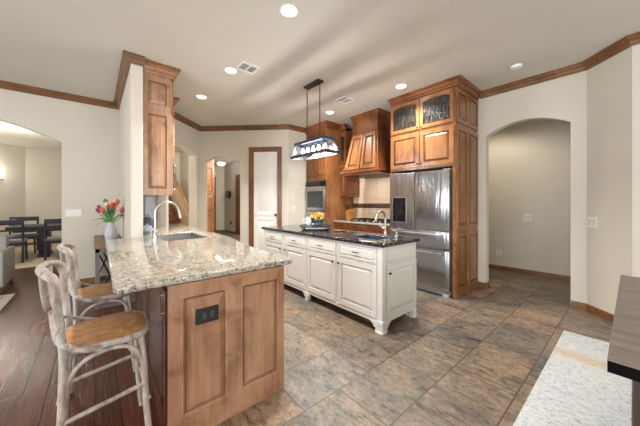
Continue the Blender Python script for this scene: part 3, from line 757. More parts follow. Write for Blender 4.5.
# black granite top with sink cut out
def top_with_hole(outer, hole, z0, z1, m, name, parent=None, bev=.008):
    """outer polygon and rectangular hole -> slab"""
    hx0, hx1, hy0, hy1 = hole; bm = bmesh.new()
    ov = [bm.verts.new((x, y, z1)) for x, y in outer]; hv = [bm.verts.new(p) for p in ((hx0, hy0, z1), (hx1, hy0, z1), (hx1, hy1, z1), (hx0, hy1, z1))]
    ed = [bm.edges.new((ov[i], ov[(i+1) % len(ov)])) for i in range(len(ov))]+[bm.edges.new((hv[i], hv[(i+1) % 4])) for i in range(4)]
    bmesh.ops.triangle_fill(bm, edges=ed, use_beauty=True)
    fs = list(bm.faces); r = bmesh.ops.extrude_face_region(bm, geom=fs)
    for v in [g for g in r['geom'] if isinstance(g, bmesh.types.BMVert)]: v.co.z = z0
    bm.normal_update()
    be = [e for e in bm.edges if len(e.link_faces) == 2 and e.calc_face_angle(0) > 1.0 and abs(e.verts[0].co.z-e.verts[1].co.z) < 1e-4]
    bmesh.ops.bevel(bm, geom=be, offset=bev, segments=3, affect='EDGES', profile=.5)
    mb = MB(); mb.bm = bm
    return obj(name, mb, m, parent)
ct = top_with_hole([(2.165, 1.59), (2.87, 1.59), (2.87, 4.09), (2.165, 4.09)], (SX0, SX1, SY0, SY1), .876, .915, M_bgranite, 'island_countertop')
tag(ct, 'polished black granite countertop on the white island', 'countertop')
def sink(label, x0, x1, y0, y1, z, dep, m, th=.004):
    t = thing('kitchen_sink', label, 'sink', ((x0+x1)/2, (y0+y1)/2, z-dep))
    mb = MB(); o = .0
    mb.box(x0-.012, x0, y0-.012, y1+.012, z-dep, z); mb.box(x1, x1+.012, y0-.012, y1+.012, z-dep, z); mb.box(x0, x1, y0-.012, y0, z-dep, z); mb.box(x0, x1, y1, y1+.012, z-dep, z); mb.box(x0-.012, x1+.012, y0-.012, y1+.012, z-dep-.01, z-dep)
    obj('basin', mb, m, t, smooth=False)
    mb = MB(); mb.lathe(((x0+x1)/2, (y0+y1)/2, z-dep), [(.04, 0), (.04, .004), (.02, .003), (.001, .002)], 16); obj('drain', mb, M_chrome, t); return t
def gooseneck(label, x, y, z, h, reach, ang, m, r=.013, drop=.10):
    t = thing('kitchen_faucet', label, 'faucet', (x, y, z), ang)
    R = reach/2; mb = MB()
    pts = [(0, 0, .03), (0, 0, h-R-.08), (0, 0, h-R)]+[tuple(p) for p in arc((R, 0, h-R), R, 180, 10, 14)]
    mb.tube(pts, r, 12); obj('spout', mb, m, t, world=False)
    e = Vector(pts[-1]); mb = MB(); mb.tube([e, e+Vector((.012, 0, -drop*.5)), e+Vector((.022, 0, -drop))], r*1.2, 12, r*1.5); obj('spray_head', mb, m, t, world=False)
    mb = MB(); mb.lathe((0, 0, 0), [(r*2, 0), (r*2, .008), (r*1.5, .015), (r*1.5, .05), (r*1.1, .06)], 20); obj('base', mb, m, t, world=False)
    mb = MB(); mb.tube([(0, -.01, .09), (0, -.03, .095), (0, -.09, .115)], .007, 8, .005); mb.tube([(0, -.03, .09), (0, 0, .09)], r*1.3, 10); obj('lever', mb, m, t, world=False)
    return t
sink('small undermount sink in the black island top', SX0+.013, SX1-.013, SY0+.013, SY1-.013, .912, .19, plain('dark_blue_sink', (.03, .05, .09), .5))
gooseneck('brushed nickel gooseneck faucet on the black island top', 2.755, 1.99, .916, .30, .17, PI-.0, M_nickel, .013, .05)
t = thing('soap_dispenser', 'short nickel soap dispenser beside the island faucet', 'soap dispenser', (2.775, 1.84, .916))
mb = MB(); mb.lathe((2.775, 1.84, .916), [(.02, 0), (.02, .006), (.013, .012), (.013, .05), (.008, .055), (.008, .075)], 14); obj('pump_body', mb, M_nickel, t)
mb = MB(); mb.tube([(2.775, 1.84, .99), (2.74, 1.845, .992), (2.72, 1.848, .982)], .006, 8); obj('nozzle', mb, M_nickel, t)

# tray with flowers, jug on island
TX, TY = 2.60, 3.16
t = thing('serving_tray', 'round dark raised tray on the black island top', 'tray', (TX, TY, .916))
mb = MB(); mb.lathe((TX, TY, .916), [(.20, 0), (.215, .004), (.215, .040), (.25, .046), (.262, .055), (.262, .062), (.252, .063), (.245, .058), (.001, .057)], 40); obj('dish', mb, M_tray, t)
mb = MB(); mb.lathe((TX, TY, .916), [(.215, .012), (.240, .014), (.250, .028), (.245, .044), (.215, .044)], 40); obj('silver_rim', mb, M_chrome, t)
t = thing('ceramic_pitcher', 'small white ceramic jug left of the yellow flowers', 'jug', (TX-.055, TY+.11, .974))
px, py = TX-.055, TY+.11
mb = MB(); mb.lathe((px, py, .974), [(.035, .002), (.045, .02), (.05, .05), (.042, .085), (.03, .11), (.034, .13), (.030, .13), (.02, .10)], 20); obj('body', mb, M_ceram, t)
mb = MB(); mb.tube([(px-.03, py+.02, 1.076), (px-.06, py+.05, 1.066), (px-.065, py+.055, 1.026), (px-.035, py+.03, 1.001)], .006, 8); obj('handle', mb, M_ceram, t)
t = thing('yellow_bouquet', 'bunch of yellow and orange roses in a small glass bowl on the tray', 'flowers', (TX+.01, TY-.03, .974))
fx, fy = TX+.01, TY-.035
mb = MB(); mb.lathe((fx, fy, .974), [(.04, 0), (.062, .015), (.066, .045), (.058, .10), (.052, .105), (.047, .09), (.05, .03), (.035, .012)], 20); obj('bowl', mb, plain('smoky_blue_glass', (.12, .16, .22), .1), t)
ym_ = [plain('yellow_petal', (.66, .33, .03), .6), plain('orange_petal', (.50, .17, .02), .6), plain('gold_petal', (.62, .38, .08), .6)]
for i in range(17):
    a = i*2.4; rr = .012+.082*math.sqrt(i/17); x = fx+rr*1.15*math.cos(a); y = fy+rr*1.15*math.sin(a); z = 1.165-rr*.85+.01*(i % 3)
    mb = MB()
    for k in range(3):
        s = .021-.006*k
        mb.lathe((x, y, z-.012+.006*k), [(.004, -.01), (s, .0), (s*1.05, .016), (s*.8, .026), (s*.75, .02), (.002, .006)], 9)
    fo = obj('rose_bloom', mb, ym_[i % 3], t)
mb = MB()
for i in range(14):
    a = i*2.4+.5; x, y = math.cos(a), math.sin(a)
    mb.loft([[Vector((fx+x*.03-y*.006, fy+y*.03+x*.006, 1.005)), Vector((fx+x*.03+y*.006, fy+y*.03-x*.006, 1.005)), Vector((fx+x*.03, fy+y*.03, 1.011))],
             [Vector((fx+x*.07-y*.016, fy+y*.07+x*.016, 1.025)), Vector((fx+x*.07+y*.016, fy+y*.07-x*.016, 1.025)), Vector((fx+x*.07, fy+y*.07, 1.066))],
             [Vector((fx+x*.10-y*.002, fy+y*.10+x*.002, 1.066)), Vector((fx+x*.10+y*.002, fy+y*.10-x*.002, 1.066)), Vector((fx+x*.10, fy+y*.10, 1.053))]])
obj('leaves', mb, M_greenD, t)
tag(obj('gold_dish', MB().lathe((2.66, 2.72, .916), [(.05, 0), (.075, .004), (.09, .010), (.088, .013), (.05, .007), (.001, .006)], 28), plain('brass', (.45, .33, .15), .3, 1)), 'small flat brass dish beside the tray on the black island top', 'dish')

# ------------------------------------------------------------------ peninsula with light granite
t = thing('peninsula_cabinet', 'brown alder peninsula base with two raised end panels and dark stool side', 'cabinet', (.66, 2.7, 0))
PX0, PX1, PY0 = .30, 1.02, 1.60
mb = MB(); mb.box(PX0, PX1, PY0+.016, 3.15, 0, .874); mb.box(PX0, .55, 3.15, 3.77, 0, .874); mb.box(.45, .55, 3.77, 4.15, 0, .874); mb.box(.55, 1.08, 3.15, 4.15, 0, .60); mb.box(1.075, 1.10, 3.15, 4.15, .6, .874); mb.box(.45, 1.12, 4.15, 5.36, .0, .874); mb.box(.45, .86, 5.36, 5.72, 0, .874)
obj('carcass', mb, M_darkp, t, smooth=False)
m = mapy(PY0+.016)
mb = MB()
def q(mb, mp, ua, ub, za, zb, na, nb):
    mb.loft([[mp(a, b_, na) for a, b_ in ((ua, za), (ub, za), (ub, zb), (ua, zb))], [mp(a, b_, nb) for a, b_ in ((ua, za), (ub, za), (ub, zb), (ua, zb))]])
q(mb, m, .297, .365, 0, .874, 0, .016); q(mb, m, .985, 1.022, 0, .874, 0, .016); q(mb, m, .622, .708, .13, .80, 0, .016); q(mb, m, .365, .985, .80, .874, 0, .016); q(mb, m, .365, .985, 0, .13, 0, .016)
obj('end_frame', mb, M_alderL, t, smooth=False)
for a, b in ((.365, .622), (.708, .985)):
    mb = MB()
    def ring(i, n): return [m(u, z, n) for u, z in ((a+i, .13+i), (b-i, .13+i), (b-i, .80-i), (a+i, .80-i))]
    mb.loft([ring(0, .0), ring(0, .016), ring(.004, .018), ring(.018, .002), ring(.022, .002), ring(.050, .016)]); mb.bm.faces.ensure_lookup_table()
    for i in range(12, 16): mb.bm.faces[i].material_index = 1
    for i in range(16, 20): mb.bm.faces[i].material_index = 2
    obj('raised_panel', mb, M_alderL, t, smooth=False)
m = mapx(PX0)
for i, (a, b) in enumerate(((1.64, 2.30), (2.34, 3.02), (3.06, 3.74))):
    d = leaf('door', m, a, b, .12, .84, t, M_darkp, .06, .010)
    bar(m, a+.04, 0, .70, .010, d, M_chrome, .004, .016, vert=True, zb=.82)
mb = MB(); mb.box(1.022, 1.034, PY0+.02, 3.15, .0, .874); obj('kitchen_side', mb, M_alder, t, smooth=False)
pl = plate('black_outlet', 'black double outlet on the peninsula end panel', 'outlet', mapy(PY0-.001), .497, .672, .128, .088, [(-.018, 0, .024, .04, 'socket', plain('socket_face', (.05, .05, .05), .3)), (.026, 0, .024, .04, 'socket', plain('socket_face_b', (.05, .05, .05), .3))], M_blackp)
KX0, KX1, KY0, KY1 = .57, 1.04, 3.23, 4.06
outer = [(.085, 1.60), (1.09, 1.60), (1.115, 1.64), (1.10, 2.05), (1.13, 2.5), (1.22, 3.0), (1.25, 3.4), (1.26, 5.74), (1.215, 5.74), (.998, 5.523), (.855, 5.665), (.855, 5.74), (.445, 5.74), (.445, 3.775), (.085, 3.775), (.068, 1.64)]
ct = top_with_hole(outer, (KX0, KX1, KY0, KY1), .875, .915, M_granite, 'peninsula_countertop', bev=.012)
tag(ct, 'large speckled light granite countertop on the brown peninsula', 'countertop')
sink('rectangular steel undermount sink in the light granite counter', KX0+.005, KX1-.005, KY0+.005, KY1-.005, .873, .2, M_steelp)
gooseneck('tall brushed nickel pull-down faucet behind the light granite sink', .53, 3.56, .916, .415, .25, .05, M_nickel, .014, .09)
t = thing('soap_dispenser', 'small nickel soap dispenser behind the light granite sink', 'soap dispenser', (.53, 3.86, .916))
mb = MB(); mb.lathe((.53, 3.86, .916), [(.02, 0), (.02, .006), (.013, .012), (.012, .05), (.008, .055), (.008, .075)], 14); obj('pump_body', mb, M_nickel, t)
mb = MB(); mb.tube([(.53, 3.86, .99), (.57, 3.86, .992), (.59, 3.86, .98)], .006, 8); obj('nozzle', mb, M_nickel, t)

# upper cabinets on the divider
t = thing('sink_wall_cabinet', 'tall light alder wall cabinet hung beside the pillar above the sink counter', 'cabinet', (.6, 4.3, 1.42))
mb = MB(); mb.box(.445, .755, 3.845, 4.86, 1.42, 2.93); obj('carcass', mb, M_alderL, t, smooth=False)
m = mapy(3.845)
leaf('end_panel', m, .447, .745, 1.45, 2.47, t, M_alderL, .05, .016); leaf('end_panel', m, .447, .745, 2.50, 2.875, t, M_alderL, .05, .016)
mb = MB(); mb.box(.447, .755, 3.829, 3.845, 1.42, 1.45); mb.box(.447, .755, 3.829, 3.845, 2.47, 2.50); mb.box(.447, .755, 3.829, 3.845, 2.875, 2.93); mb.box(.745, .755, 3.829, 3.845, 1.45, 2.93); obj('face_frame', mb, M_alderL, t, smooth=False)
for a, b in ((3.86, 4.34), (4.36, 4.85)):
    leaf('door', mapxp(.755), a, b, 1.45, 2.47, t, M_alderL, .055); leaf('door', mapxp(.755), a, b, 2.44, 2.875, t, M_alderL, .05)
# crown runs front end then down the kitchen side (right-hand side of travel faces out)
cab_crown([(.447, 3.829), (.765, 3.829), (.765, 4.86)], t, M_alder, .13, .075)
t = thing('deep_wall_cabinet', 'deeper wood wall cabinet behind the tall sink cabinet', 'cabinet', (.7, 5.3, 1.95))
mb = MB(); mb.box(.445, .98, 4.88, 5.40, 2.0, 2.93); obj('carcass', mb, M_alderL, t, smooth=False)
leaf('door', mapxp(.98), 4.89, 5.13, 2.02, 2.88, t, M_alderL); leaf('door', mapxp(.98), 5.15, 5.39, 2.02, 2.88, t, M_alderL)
cab_crown([(.76, 4.88), (.98, 4.88), (.98, 5.40)], t, M_alder, .11, .08)
t = thing('microwave', 'microwave with a long curved handle mounted behind the sink cabinet', 'microwave', (.7, 5.3, 1.5))
mb = MB(); mb.box(.46, .98, 4.90, 5.38, 1.5, 1.99, .006); obj('housing', mb, M_steelp, t)
d = obj('door', MB().box(.98, 1.0, 4.94, 5.36, 1.52, 1.97, .004), M_glassb, t)
bar(mapxp(1.0), 4.95, 0, 1.54, 0, d, M_chrome, .012, .035, vert=True, zb=1.95)
# backsplash of the sink wall
struct('trim_7', MB().box(.445, .70, 5.775, 5.797, .92, 1.99), M_greymos)
struct('trim_8', MB().box(.702, .86, 5.775, 5.797, .92, 1.99), M_paleblue)
# counter clutter by the far pillar side
t = thing('blender_jar', 'blue-grey glass canister on the sink counter beside the pillar', 'canister', (.60, 4.66, .916))
mb = MB(); mb.lathe((.60, 4.66, .916), [(.06, 0), (.065, .01), (.065, .17), (.05, .19)], 20); obj('jar', mb, plain('slate_glass', (.10, .13, .19), .12), t)
mb = MB(); mb.lathe((.60, 4.66, 1.105), [(.052, 0), (.055, .005), (.055, .02), (.015, .025), (.018, .045), (.001, .05)], 20); obj('lid', mb, M_steelp, t)
t = thing('white_teapot', 'white and blue ceramic pot on the sink counter', 'pot', (.54, 4.28, .916))
mb = MB(); mb.lathe((.54, 4.28, .916), [(.04, 0), (.06, .02), (.068, .05), (.055, .09), (.03, .10), (.012, .105), (.015, .12), (.001, .125)], 20); obj('body', mb, plain('blue_white_ceramic', (.55, .62, .74), .2), t)
mb = MB(); mb.tube([(.60, 4.28, .95), (.635, 4.28, .97), (.65, 4.28, 1.01)], .012, 8, .007); obj('spout', mb, plain('blue_white_ceramic_b', (.55, .62, .74), .2), t)
t = thing('spice_jar', 'dark lidded glass jar behind the faucet', 'jar', (.72, 4.9, .916))
mb = MB(); mb.lathe((.70, 5.0, .916), [(.045, 0), (.048, .01), (.048, .10), (.035, .115)], 18); obj('jar', mb, plain('navy_glass', (.03, .05, .10), .12), t)
mb = MB(); mb.lathe((.70, 5.0, 1.031), [(.04, 0), (.04, .022), (.001, .024)], 18); obj('lid', mb, M_blackp, t)

# ------------------------------------------------------------------ bar stools
def make_stool(loc, label):
    t = thing('bar_stool', label, 'bar stool', loc, 0, 'cross-back stools along the granite overhang')
    SZ = .625
    def seat_r(a, s=1.0):
        # rounded trapezoid outline, wider toward +x
        c, s_ = math.cos(a), math.sin(a); n = 3.4
        r = (abs(c)**n+abs(s_)**n)**(-1/n); x = r*c*.185; y = r*s_*(.195+.012*c)
        return x*s, y*s
    N = 40
    prof = [(1.0, .006), (1.03, .014), (1.03, .028), (1.0, .038), (.95, .038), (.94, .03), (.94, 0)]
    mb = MB(); rings = [[Vector((seat_r(2*PI*i/N, s)[0], seat_r(2*PI*i/N, s)[1], SZ-.03+z)) for i in range(N)] for s, z in prof]
    rings.append(rings[0]); mb.loft(rings, cap=False); obj('seat_frame', mb, M_wash, t, world=False)
    mb = MB(); rings = [[Vector((seat_r(2*PI*i/N, s)[0], seat_r(2*PI*i/N, s)[1], SZ+z)) for i in range(N)] for s, z in ((.94, -.012), (.95, .006), (.85, .014), (.5, .019), (.15, .021))]
    mb.loft(rings); obj('cane_seat', mb, M_cane, t, world=False)
    for sy in (-1, 1):
        pts = smooth_path([(.135, .165*sy, SZ-.02), (.150, .172*sy, .45), (.158, .178*sy, .25), (.172, .188*sy, .08), (.182, .195*sy, 0)], 5)
        mb = MB(); mb.tube(pts, .0155, 12); obj('leg', mb, M_wash, t, world=False)
        pts = smooth_path([(-.195, .19*sy, 0), (-.172, .185*sy, .30), (-.165, .185*sy, .60), (-.175, .185*sy, .72), (-.186, .187*sy, .86), (-.190, .187*sy, .95)], 5)
        mb = MB(); mb.tube(pts, .0165, 12); obj('leg', mb, M_wash, t, world=False)
        # arched brace under the side rail
        pts = smooth_path([(-.160, .186*sy, .42), (-.145, .186*sy, .50), (-.09, .186*sy, .565), (0, .184*sy, .588), (.08, .180*sy, .572), (.125, .178*sy, .52), (.150, .176*sy, .43)], 4)
        mb = MB(); mb.tube(pts, .011, 10); obj('arched_brace', mb, M_wash, t, world=False)
        mb = MB(); mb.tube([(-.178, .187*sy, .30), (0, .185*sy, .325), (.16, .180*sy, .35)], .011, 10); obj('stretcher', mb, M_wash, t, world=False)
    mb = MB(); mb.tube([(.17, -.18, .26), (.175, 0, .255), (.17, .18, .26)], .012, 10); obj('stretcher', mb, M_wash, t, world=False)
    mb = MB(); mb.tube([(-.178, -.185, .40), (-.178, 0, .395), (-.178, .185, .40)], .011, 10); obj('stretcher', mb, M_wash, t, world=False)
    pts = smooth_path([(.155, -.172, .43), (.150, -.14, .54), (.145, 0, .585), (.150, .14, .54), (.155, .172, .43)], 4)
    mb = MB(); mb.tube(pts, .011, 10); obj('arched_brace', mb, M_wash, t, world=False)
    # bent top rail
    pts = smooth_path([(-.190, -.186, .935), (-.200, -.182, .972), (-.222, -.155, .990), (-.248, -.085, 1.0), (-.256, 0, 1.003), (-.248, .085, 1.0), (-.222, .155, .990), (-.200, .182, .972), (-.190, .186, .935)], 5)
    mb = MB(); mb.tube(pts, .014, 12, flat=1.4); obj('back_rail', mb, M_wash, t, world=False)
    for sy in (-1, 1):
        pts = smooth_path([(-.240, .115*sy, .985), (-.236, .075*sy, .88), (-.224+.006*sy, .0, .785), (-.200, -.10*sy, .715), (-.172, -.188*sy, .672), (-.10, -.218*sy, .635), (-.03, -.212*sy, .612)], 5)
        mb = MB(); mb.tube(pts, .0075, 10, flat=1.9); obj('cross_brace', mb, M_wash, t, world=False)
    mb = MB(); mb.lathe((-.222, 0, .785), [(.006, -.01), (.008, -.002), (.008, .012), (.004, .014)], 10, 'x'); obj('screw_cap', mb, M_bronze, t, world=False)
    return t
s1 = make_stool((.053, 1.885, 0), 'whitewashed cross-back bar stool with cane seat, nearest the camera')
s2 = copy_tree(s1); s2.location = (.063, 2.72, 0); s2['label'] = 'whitewashed cross-back bar stool with cane seat, partly hidden behind the nearer stool'

# ------------------------------------------------------------------ console, vase of tulips
t = thing('console_table', 'rustic wooden console table with dark X braces against the divider wall', 'console table', (.15, 5.0, 0))
mb = MB(); mb.box(-.01, .295, 4.28, 5.74, .745, .785, .004); obj('tabletop', mb, M_console, t)
for x in (.0, .245):
    for y in (4.30, 5.68):
        mb = MB(); mb.box(x, x+.045, y, y+.045, .03, .745, .003); obj('leg', mb, M_consoleleg, t)
for y in (4.315, 5.695):
    mb = MB(); mb.tube([(.03, y, .10), (.26, y, .70)], .009, 6); mb.tube([(.03, y, .70), (.26, y, .10)], .009, 6); obj('x_brace', mb, M_black, t)
for y0, y1 in ((4.345, 5.0), (5.0, 5.68)):
    mb = MB(); mb.tube([(.02, y0, .10), (.02, y1, .70)], .009, 6); mb.tube([(.02, y0, .70), (.02, y1, .10)], .009, 6); obj('x_brace', mb, M_black, t)
mb = MB(); mb.box(-.005, .29, 4.295, 5.725, .0, .03); mb.box(0, .285, 4.30, 5.72, .70, .745); obj('rail', mb, M_consoleleg, t, smooth=False)
VX, VY = .17, 4.78
t = thing('tulip_vase', 'white ribbed vase of red, orange and cream tulips on the console table', 'vase', (VX, VY, .786))
mb = MB(); rings = []
for r, z in [(.045, 0), (.062, .02), (.072, .08), (.068, .14), (.048, .21), (.035, .245), (.037, .262), (.032, .262), (.029, .24), (.04, .2)]:
    rings.append([Vector((VX+r*(1+.03*math.cos(i*PI/2))*math.cos(2*PI*i/36), VY+r*(1+.03*math.cos(i*PI/2))*math.sin(2*PI*i/36), .786+z)) for i in range(36)])
mb.loft(rings); obj('body', mb, plain('vase_white', (.50, .51, .56), .3), t)
pet = {'r': plain('tulip_red', (.50, .05, .04), .5), 'o': plain('tulip_orange', (.62, .13, .07), .5), 'p': plain('tulip_maroon', (.28, .04, .08), .5), 'c': plain('tulip_cream', (.72, .62, .42), .5), 'g': plain('tulip_green', (.16, .20, .07), .5)}
# camera right direction in plan = (cos TH, -sin TH)
rx, ry = math.cos(TH), -math.sin(TH)
def VP(a, d, z): return Vector((VX+rx*a+.65*d, VY+ry*a+.76*d, z))
tul = [(-.20, 0, 1.235, 'p', .05), (-.11, -.03, 1.25, 'o', .055), (-.09, .03, 1.33, 'c', .05), (-.13, .05, 1.38, 'g', .05), (.06, -.04, 1.31, 'r', .062), (.10, .0, 1.365, 'o', .06), (.03, .05, 1.37, 'c', .05), (.175, .02, 1.235, 'p', .05), (.20, -.03, 1.16, 'p', .035), (-.04, .0, 1.30, 'g', .04), (.15, .04, 1.26, 'o', .045), (-.15, -.04, 1.29, 'p', .04)]
for a, d, z, k, s in tul:
    a, z, s = a*.88, 1.03+(z-1.03)*.90, s*.9
    base = VP(a*.12, d*.12, 1.03); tip = VP(a, d, z-s*.9)
    mb = MB(); mb.tube(smooth_path([base, VP(a*.45, d*.4, (1.03+z)/2-.02), tip], 4), .005, 6); st = obj('stem', mb, M_green, t)
    c = VP(a, d, z); ax = (tip-VP(a*.6, d*.5, (1.03+z)/2)).normalized(); mb = MB()
    A = ax.orthogonal().normalized(); B = ax.cross(A); rings = []
    for rr, h in ((.12, -.9), (.42, -.75), (.58, -.35), (.56, .1), (.44, .6), (.30, .85), (.12, .9)):
        rings.append([c+ax*h*s*.9+(A*math.cos(2*PI*i/12)+B*math.sin(2*PI*i/12))*rr*s*(1+.10*(i % 2)) for i in range(12)])
    mb.loft(rings); obj('tulip_bloom', mb, pet[k], t)
for i, (a, d, z, m_) in enumerate([(-.26, 0, 1.07, M_green), (-.17, -.05, 1.0, M_green), (-.13, .0, 1.19, M_green), (.0, -.04, 1.28, M_greenD), (.10, -.05, 1.20, M_green), (.16, 0, 1.13, M_green), (-.05, -.06, 1.22, M_green), (.05, .03, 1.25, M_green), (-.01, .05, 1.30, M_greenD), (.13, -.02, 1.22, M_green), (-.10, -.04, 1.15, M_green)]):
    b0 = VP(0, 0, 1.03); b2 = VP(a, d, z); b1 = VP(a*.45, d*.5, (z+1.03)/2+.05); pts = smooth_path([b0, b1, b2], 5); n = len(pts); mb = MB(); side = Vector((rx, ry, 0))*.7+Vector((0, 0, .5 if abs(a) > .1 else 0))
    side.normalize(); rings = []
    for j, p in enumerate(pts):
        w_ = .017*math.sin(PI*(j+.6)/(n+.4))+.001; rings.append([p-side*w_, p+Vector((0, 0, -.004)), p+side*w_, p+Vector((.003, .003, .004))])
    mb.loft(rings); obj('leaf', mb, m_, t)

# ------------------------------------------------------------------ dark counter at the right with runner rug
t = thing('sideboard', 'dark sideboard with weathered grey-brown top at the lower right', 'sideboard', (1.7, -.4, 0))
mb = MB(); mb.box(1.018, 2.26, -.95, .042, .910, .915); obj('tabletop', mb, M_greytop, t)
mb = MB(); mb.box(1.018, 2.26, -.95, .042, .880, .9099); obj('top_edge', mb, plain('black_edge', (.004, .004, .004), .9, 0, Specular_IOR_Level=.1), t, smooth=False)
mb = MB(); mb.box(1.125, 2.2, -.9, -.002, .0, .880); obj('carcass', mb, M_dkbrown, t, smooth=False)
leaf('end_panel', lambda u, z, n: Vector((1.125-n, u, z)), -.89, -.012, .02, .86, t, M_dkbrown, .07, .012)
rg = tag(obj('runner_rug', MB().box(1.15, 3.68, .002, .455, .001, .010, .002), M_rug), 'pale speckled runner rug with a tan band beside the dark sideboard', 'rug')
# living room rug and armchair edge
t = thing('area_rug', 'grey rug with cream border at the left edge', 'rug', (-2.0, 5.0, 0))
obj('pile', MB().box(-3.2, -.97, 4.1, 5.72, .001, .012), M_greyrug, t, smooth=False)
mb = MB(); mb.box(-.97, -.88, 4.02, 5.79, .001, .011); mb.box(-3.2, -.97, 4.02, 4.1, .001, .011); mb.box(-3.2, -.97, 5.72, 5.79, .001, .011); obj('border', mb, M_cream, t, smooth=False)
t = thing('armchair', 'grey upholstered armchair cut off by the left frame edge', 'armchair', (-1.5, 6.35, 0))
mb = MB(); mb.box(-1.95, -1.10, 5.99, 6.75, .12, .42, .03); obj('seat', mb, M_sofa, t)
for x0, x1 in ((-2.08, -1.95), (-1.10, -1.03)):
    mb = MB(); mb.box(x0, x1, 5.98, 6.76, .08, .60, .02); obj('arm', mb, M_sofa, t)
mb = MB(); mb.box(-1.95, -1.10, 6.6, 6.78, .42, .80, .03); obj('backrest', mb, M_sofa, t)
for x in (-2.05, -1.09):
    for y in (6.0, 6.7):
        mb = MB(); mb.box(x, x+.04, y, y+.04, .0, .09); obj('leg', mb, M_dkbrown, t, smooth=False)

# ------------------------------------------------------------------ dining furniture
t = thing('dining_table', 'charcoal rectangular dining table with thick trestle leg seen through the left arch', 'dining table', (-.6, 9.6, 0))
mb = MB(); mb.box(-1.55, .3, 9.15, 10.15, .71, .77, .006); obj('tabletop', mb, M_navy, t)
mb = MB(); mb.box(-1.45, .2, 9.2, 10.1, .63, .71); obj('apron', mb, M_navy, t, smooth=False)
for x in (-1.04, .02):
    mb = MB(); mb.box(x, x+.16, 9.30, 10.0, .08, .63, .006); mb.box(x-.02, x+.18, 9.25, 10.05, 0, .08, .006); obj('leg', mb, M_navy, t)
def dining_chair(loc, rz, label):
    t = thing('dining_chair', label, 'chair', loc, rz, 'charcoal dining chairs')
    for sx in (-1, 1):
        mb = MB(); mb.tube([(sx*.25, .20, 0), (sx*.24, .20, .42)], .022, 6); obj('leg', mb, M_navy, t, world=False)
        mb = MB(); mb.tube(smooth_path([(sx*.25, -.25, 0), (sx*.25, -.20, .45), (sx*.25, -.26, .92)], 4), .022, 6); obj('leg', mb, M_navy, t, world=False)
    mb = MB(); mb.box(-.28, .28, -.22, .24, .44, .50, .02); obj('seat', mb, M_seatgrey, t, world=False)
    mb = MB(); mb.box(-.255, .255, -.20, .215, .38, .44); obj('seat_frame', mb, M_navy, t, world=False, smooth=False)
    mb = MB(); mb.box(-.27, .27, -.275, -.235, .84, .95, .008); mb.box(-.245, .245, -.262, -.238, .70, .74, .006); obj('backrest', mb, M_navy, t, world=False)
    return t
c1 = dining_chair((-1.47, 8.97, 0), 0, 'charcoal dining chair with its back to the kitchen, near left end of the table')
for loc, rz, lab in (((-1.45, 10.35, 0), PI, 'charcoal dining chair on the far side of the table near the teal cup'), ((-.62, 8.98, 0), 0, 'charcoal dining chair right of the trestle leg, its grey seat showing')):
    c = copy_tree(c1); c.location = loc; c.rotation_euler = (0, 0, rz); c['label'] = lab
mb = MB(); mb.lathe((-1.50, 9.62, .771), [(.035, 0), (.04, .01), (.045, .16), (.04, .16), (.034, .015)], 16); tag(obj('glass_cup', mb, M_blueg), 'teal blue glass cup on the dining table', 'cup')
t = thing('wall_sconce', 'lit wall sconce with a small metal base in the dining room', 'sconce', (-2.06, 11.72, 1.95))
mb = MB(); mb.lathe((-2.08, 11.66, 2.02), [(.05, 0), (.075, .02), (.085, .18), (.08, .18), (.045, .01)], 16); obj('lamp_shade', mb, M_frost, t)
mb = MB(); mb.box(-2.16, -2.0, 11.62, 11.70, 1.985, 2.01); mb.tube([(-2.08, 11.66, 2.0), (-2.11, 11.70, 1.99), (-2.09, 11.745, 1.97)], .012, 8); obj('bracket', mb, M_bronze, t)

# ------------------------------------------------------------------ stairwell (left arch) and hall (second arch)
t = thing('staircase', 'wooden staircase rising behind the left back arch', 'staircase', (1.3, 8.2, 0))
for i in range(9):
    y = 7.1+i*.27; z = .19+i*.165
    mb = MB(); mb.box(.7, 1.74, y, y+.30, z-.035, z, .004); obj('tread', mb, M_alderR, t)
    mb = MB(); mb.box(.7, 1.74, y+.03, y+.27, max(0, z-.19), z-.035); obj('riser', mb, M_wall if False else M_trimv, t, smooth=False)
mb = MB(); mb.prism([(1.745, 7.0, 0), (1.745, 9.6, 0), (1.745, 9.6, 1.72), (1.745, 7.0, .36)], (.05, 0, 0)); obj('stringer', mb, M_alderR, t, smooth=False)
mb = MB(); mb.tube([(1.79, 6.98, 1.02), (1.84, 8.2, 1.66), (1.88, 9.5, 2.33)], .035, 8); obj('handrail', mb, M_alder, t)
mb = MB(); mb.prism([(1.77, 7.0, .40), (1.77, 9.5, 1.72), (1.85, 9.5, 2.28), (1.77, 7.0, .98)], (.02, 0, 0)); obj('guard_panel', mb, plain('tan_painted_guard', (.50, .38, .26), .5), t, smooth=False)
t = thing('hall_cabinet', 'tall wood cabinet in the hall behind the second arch', 'cabinet', (2.7, 9.8, 0))
mb = MB(); mb.box(2.33, 3.20, 9.52, 10.1, 0, 2.9); obj('carcass', mb, M_alder, t, smooth=False)
for a, b in ((2.35, 2.76), (2.78, 3.18)):
    for z0, z1 in ((.1, .95), (1.0, 1.62), (1.66, 2.6)):
        d = leaf('door', mapy(9.52), a, b, z0, z1, t, M_alder)
        knob(mapy(9.52), a+.03, z0+.06, .02, d)
def casing(n, mbx): struct('trim_%d' % n, mbx, M_trimv)
mb = MB(); mb.box(4.08, 4.17, 12.17, 12.198, 0, 2.5); mb.box(3.2, 3.29, 12.17, 12.198, 0, 2.5); mb.box(3.29, 4.08, 12.17, 12.198, 2.41, 2.5); casing(9, mb)
struct('door_2', MB().box(3.29, 4.08, 12.18, 12.197, 0, 2.41), M_trimv)
mb = MB(); mb.box(4.53, 4.558, 10.25, 10.85, 0, 2.5); casing(10, mb)
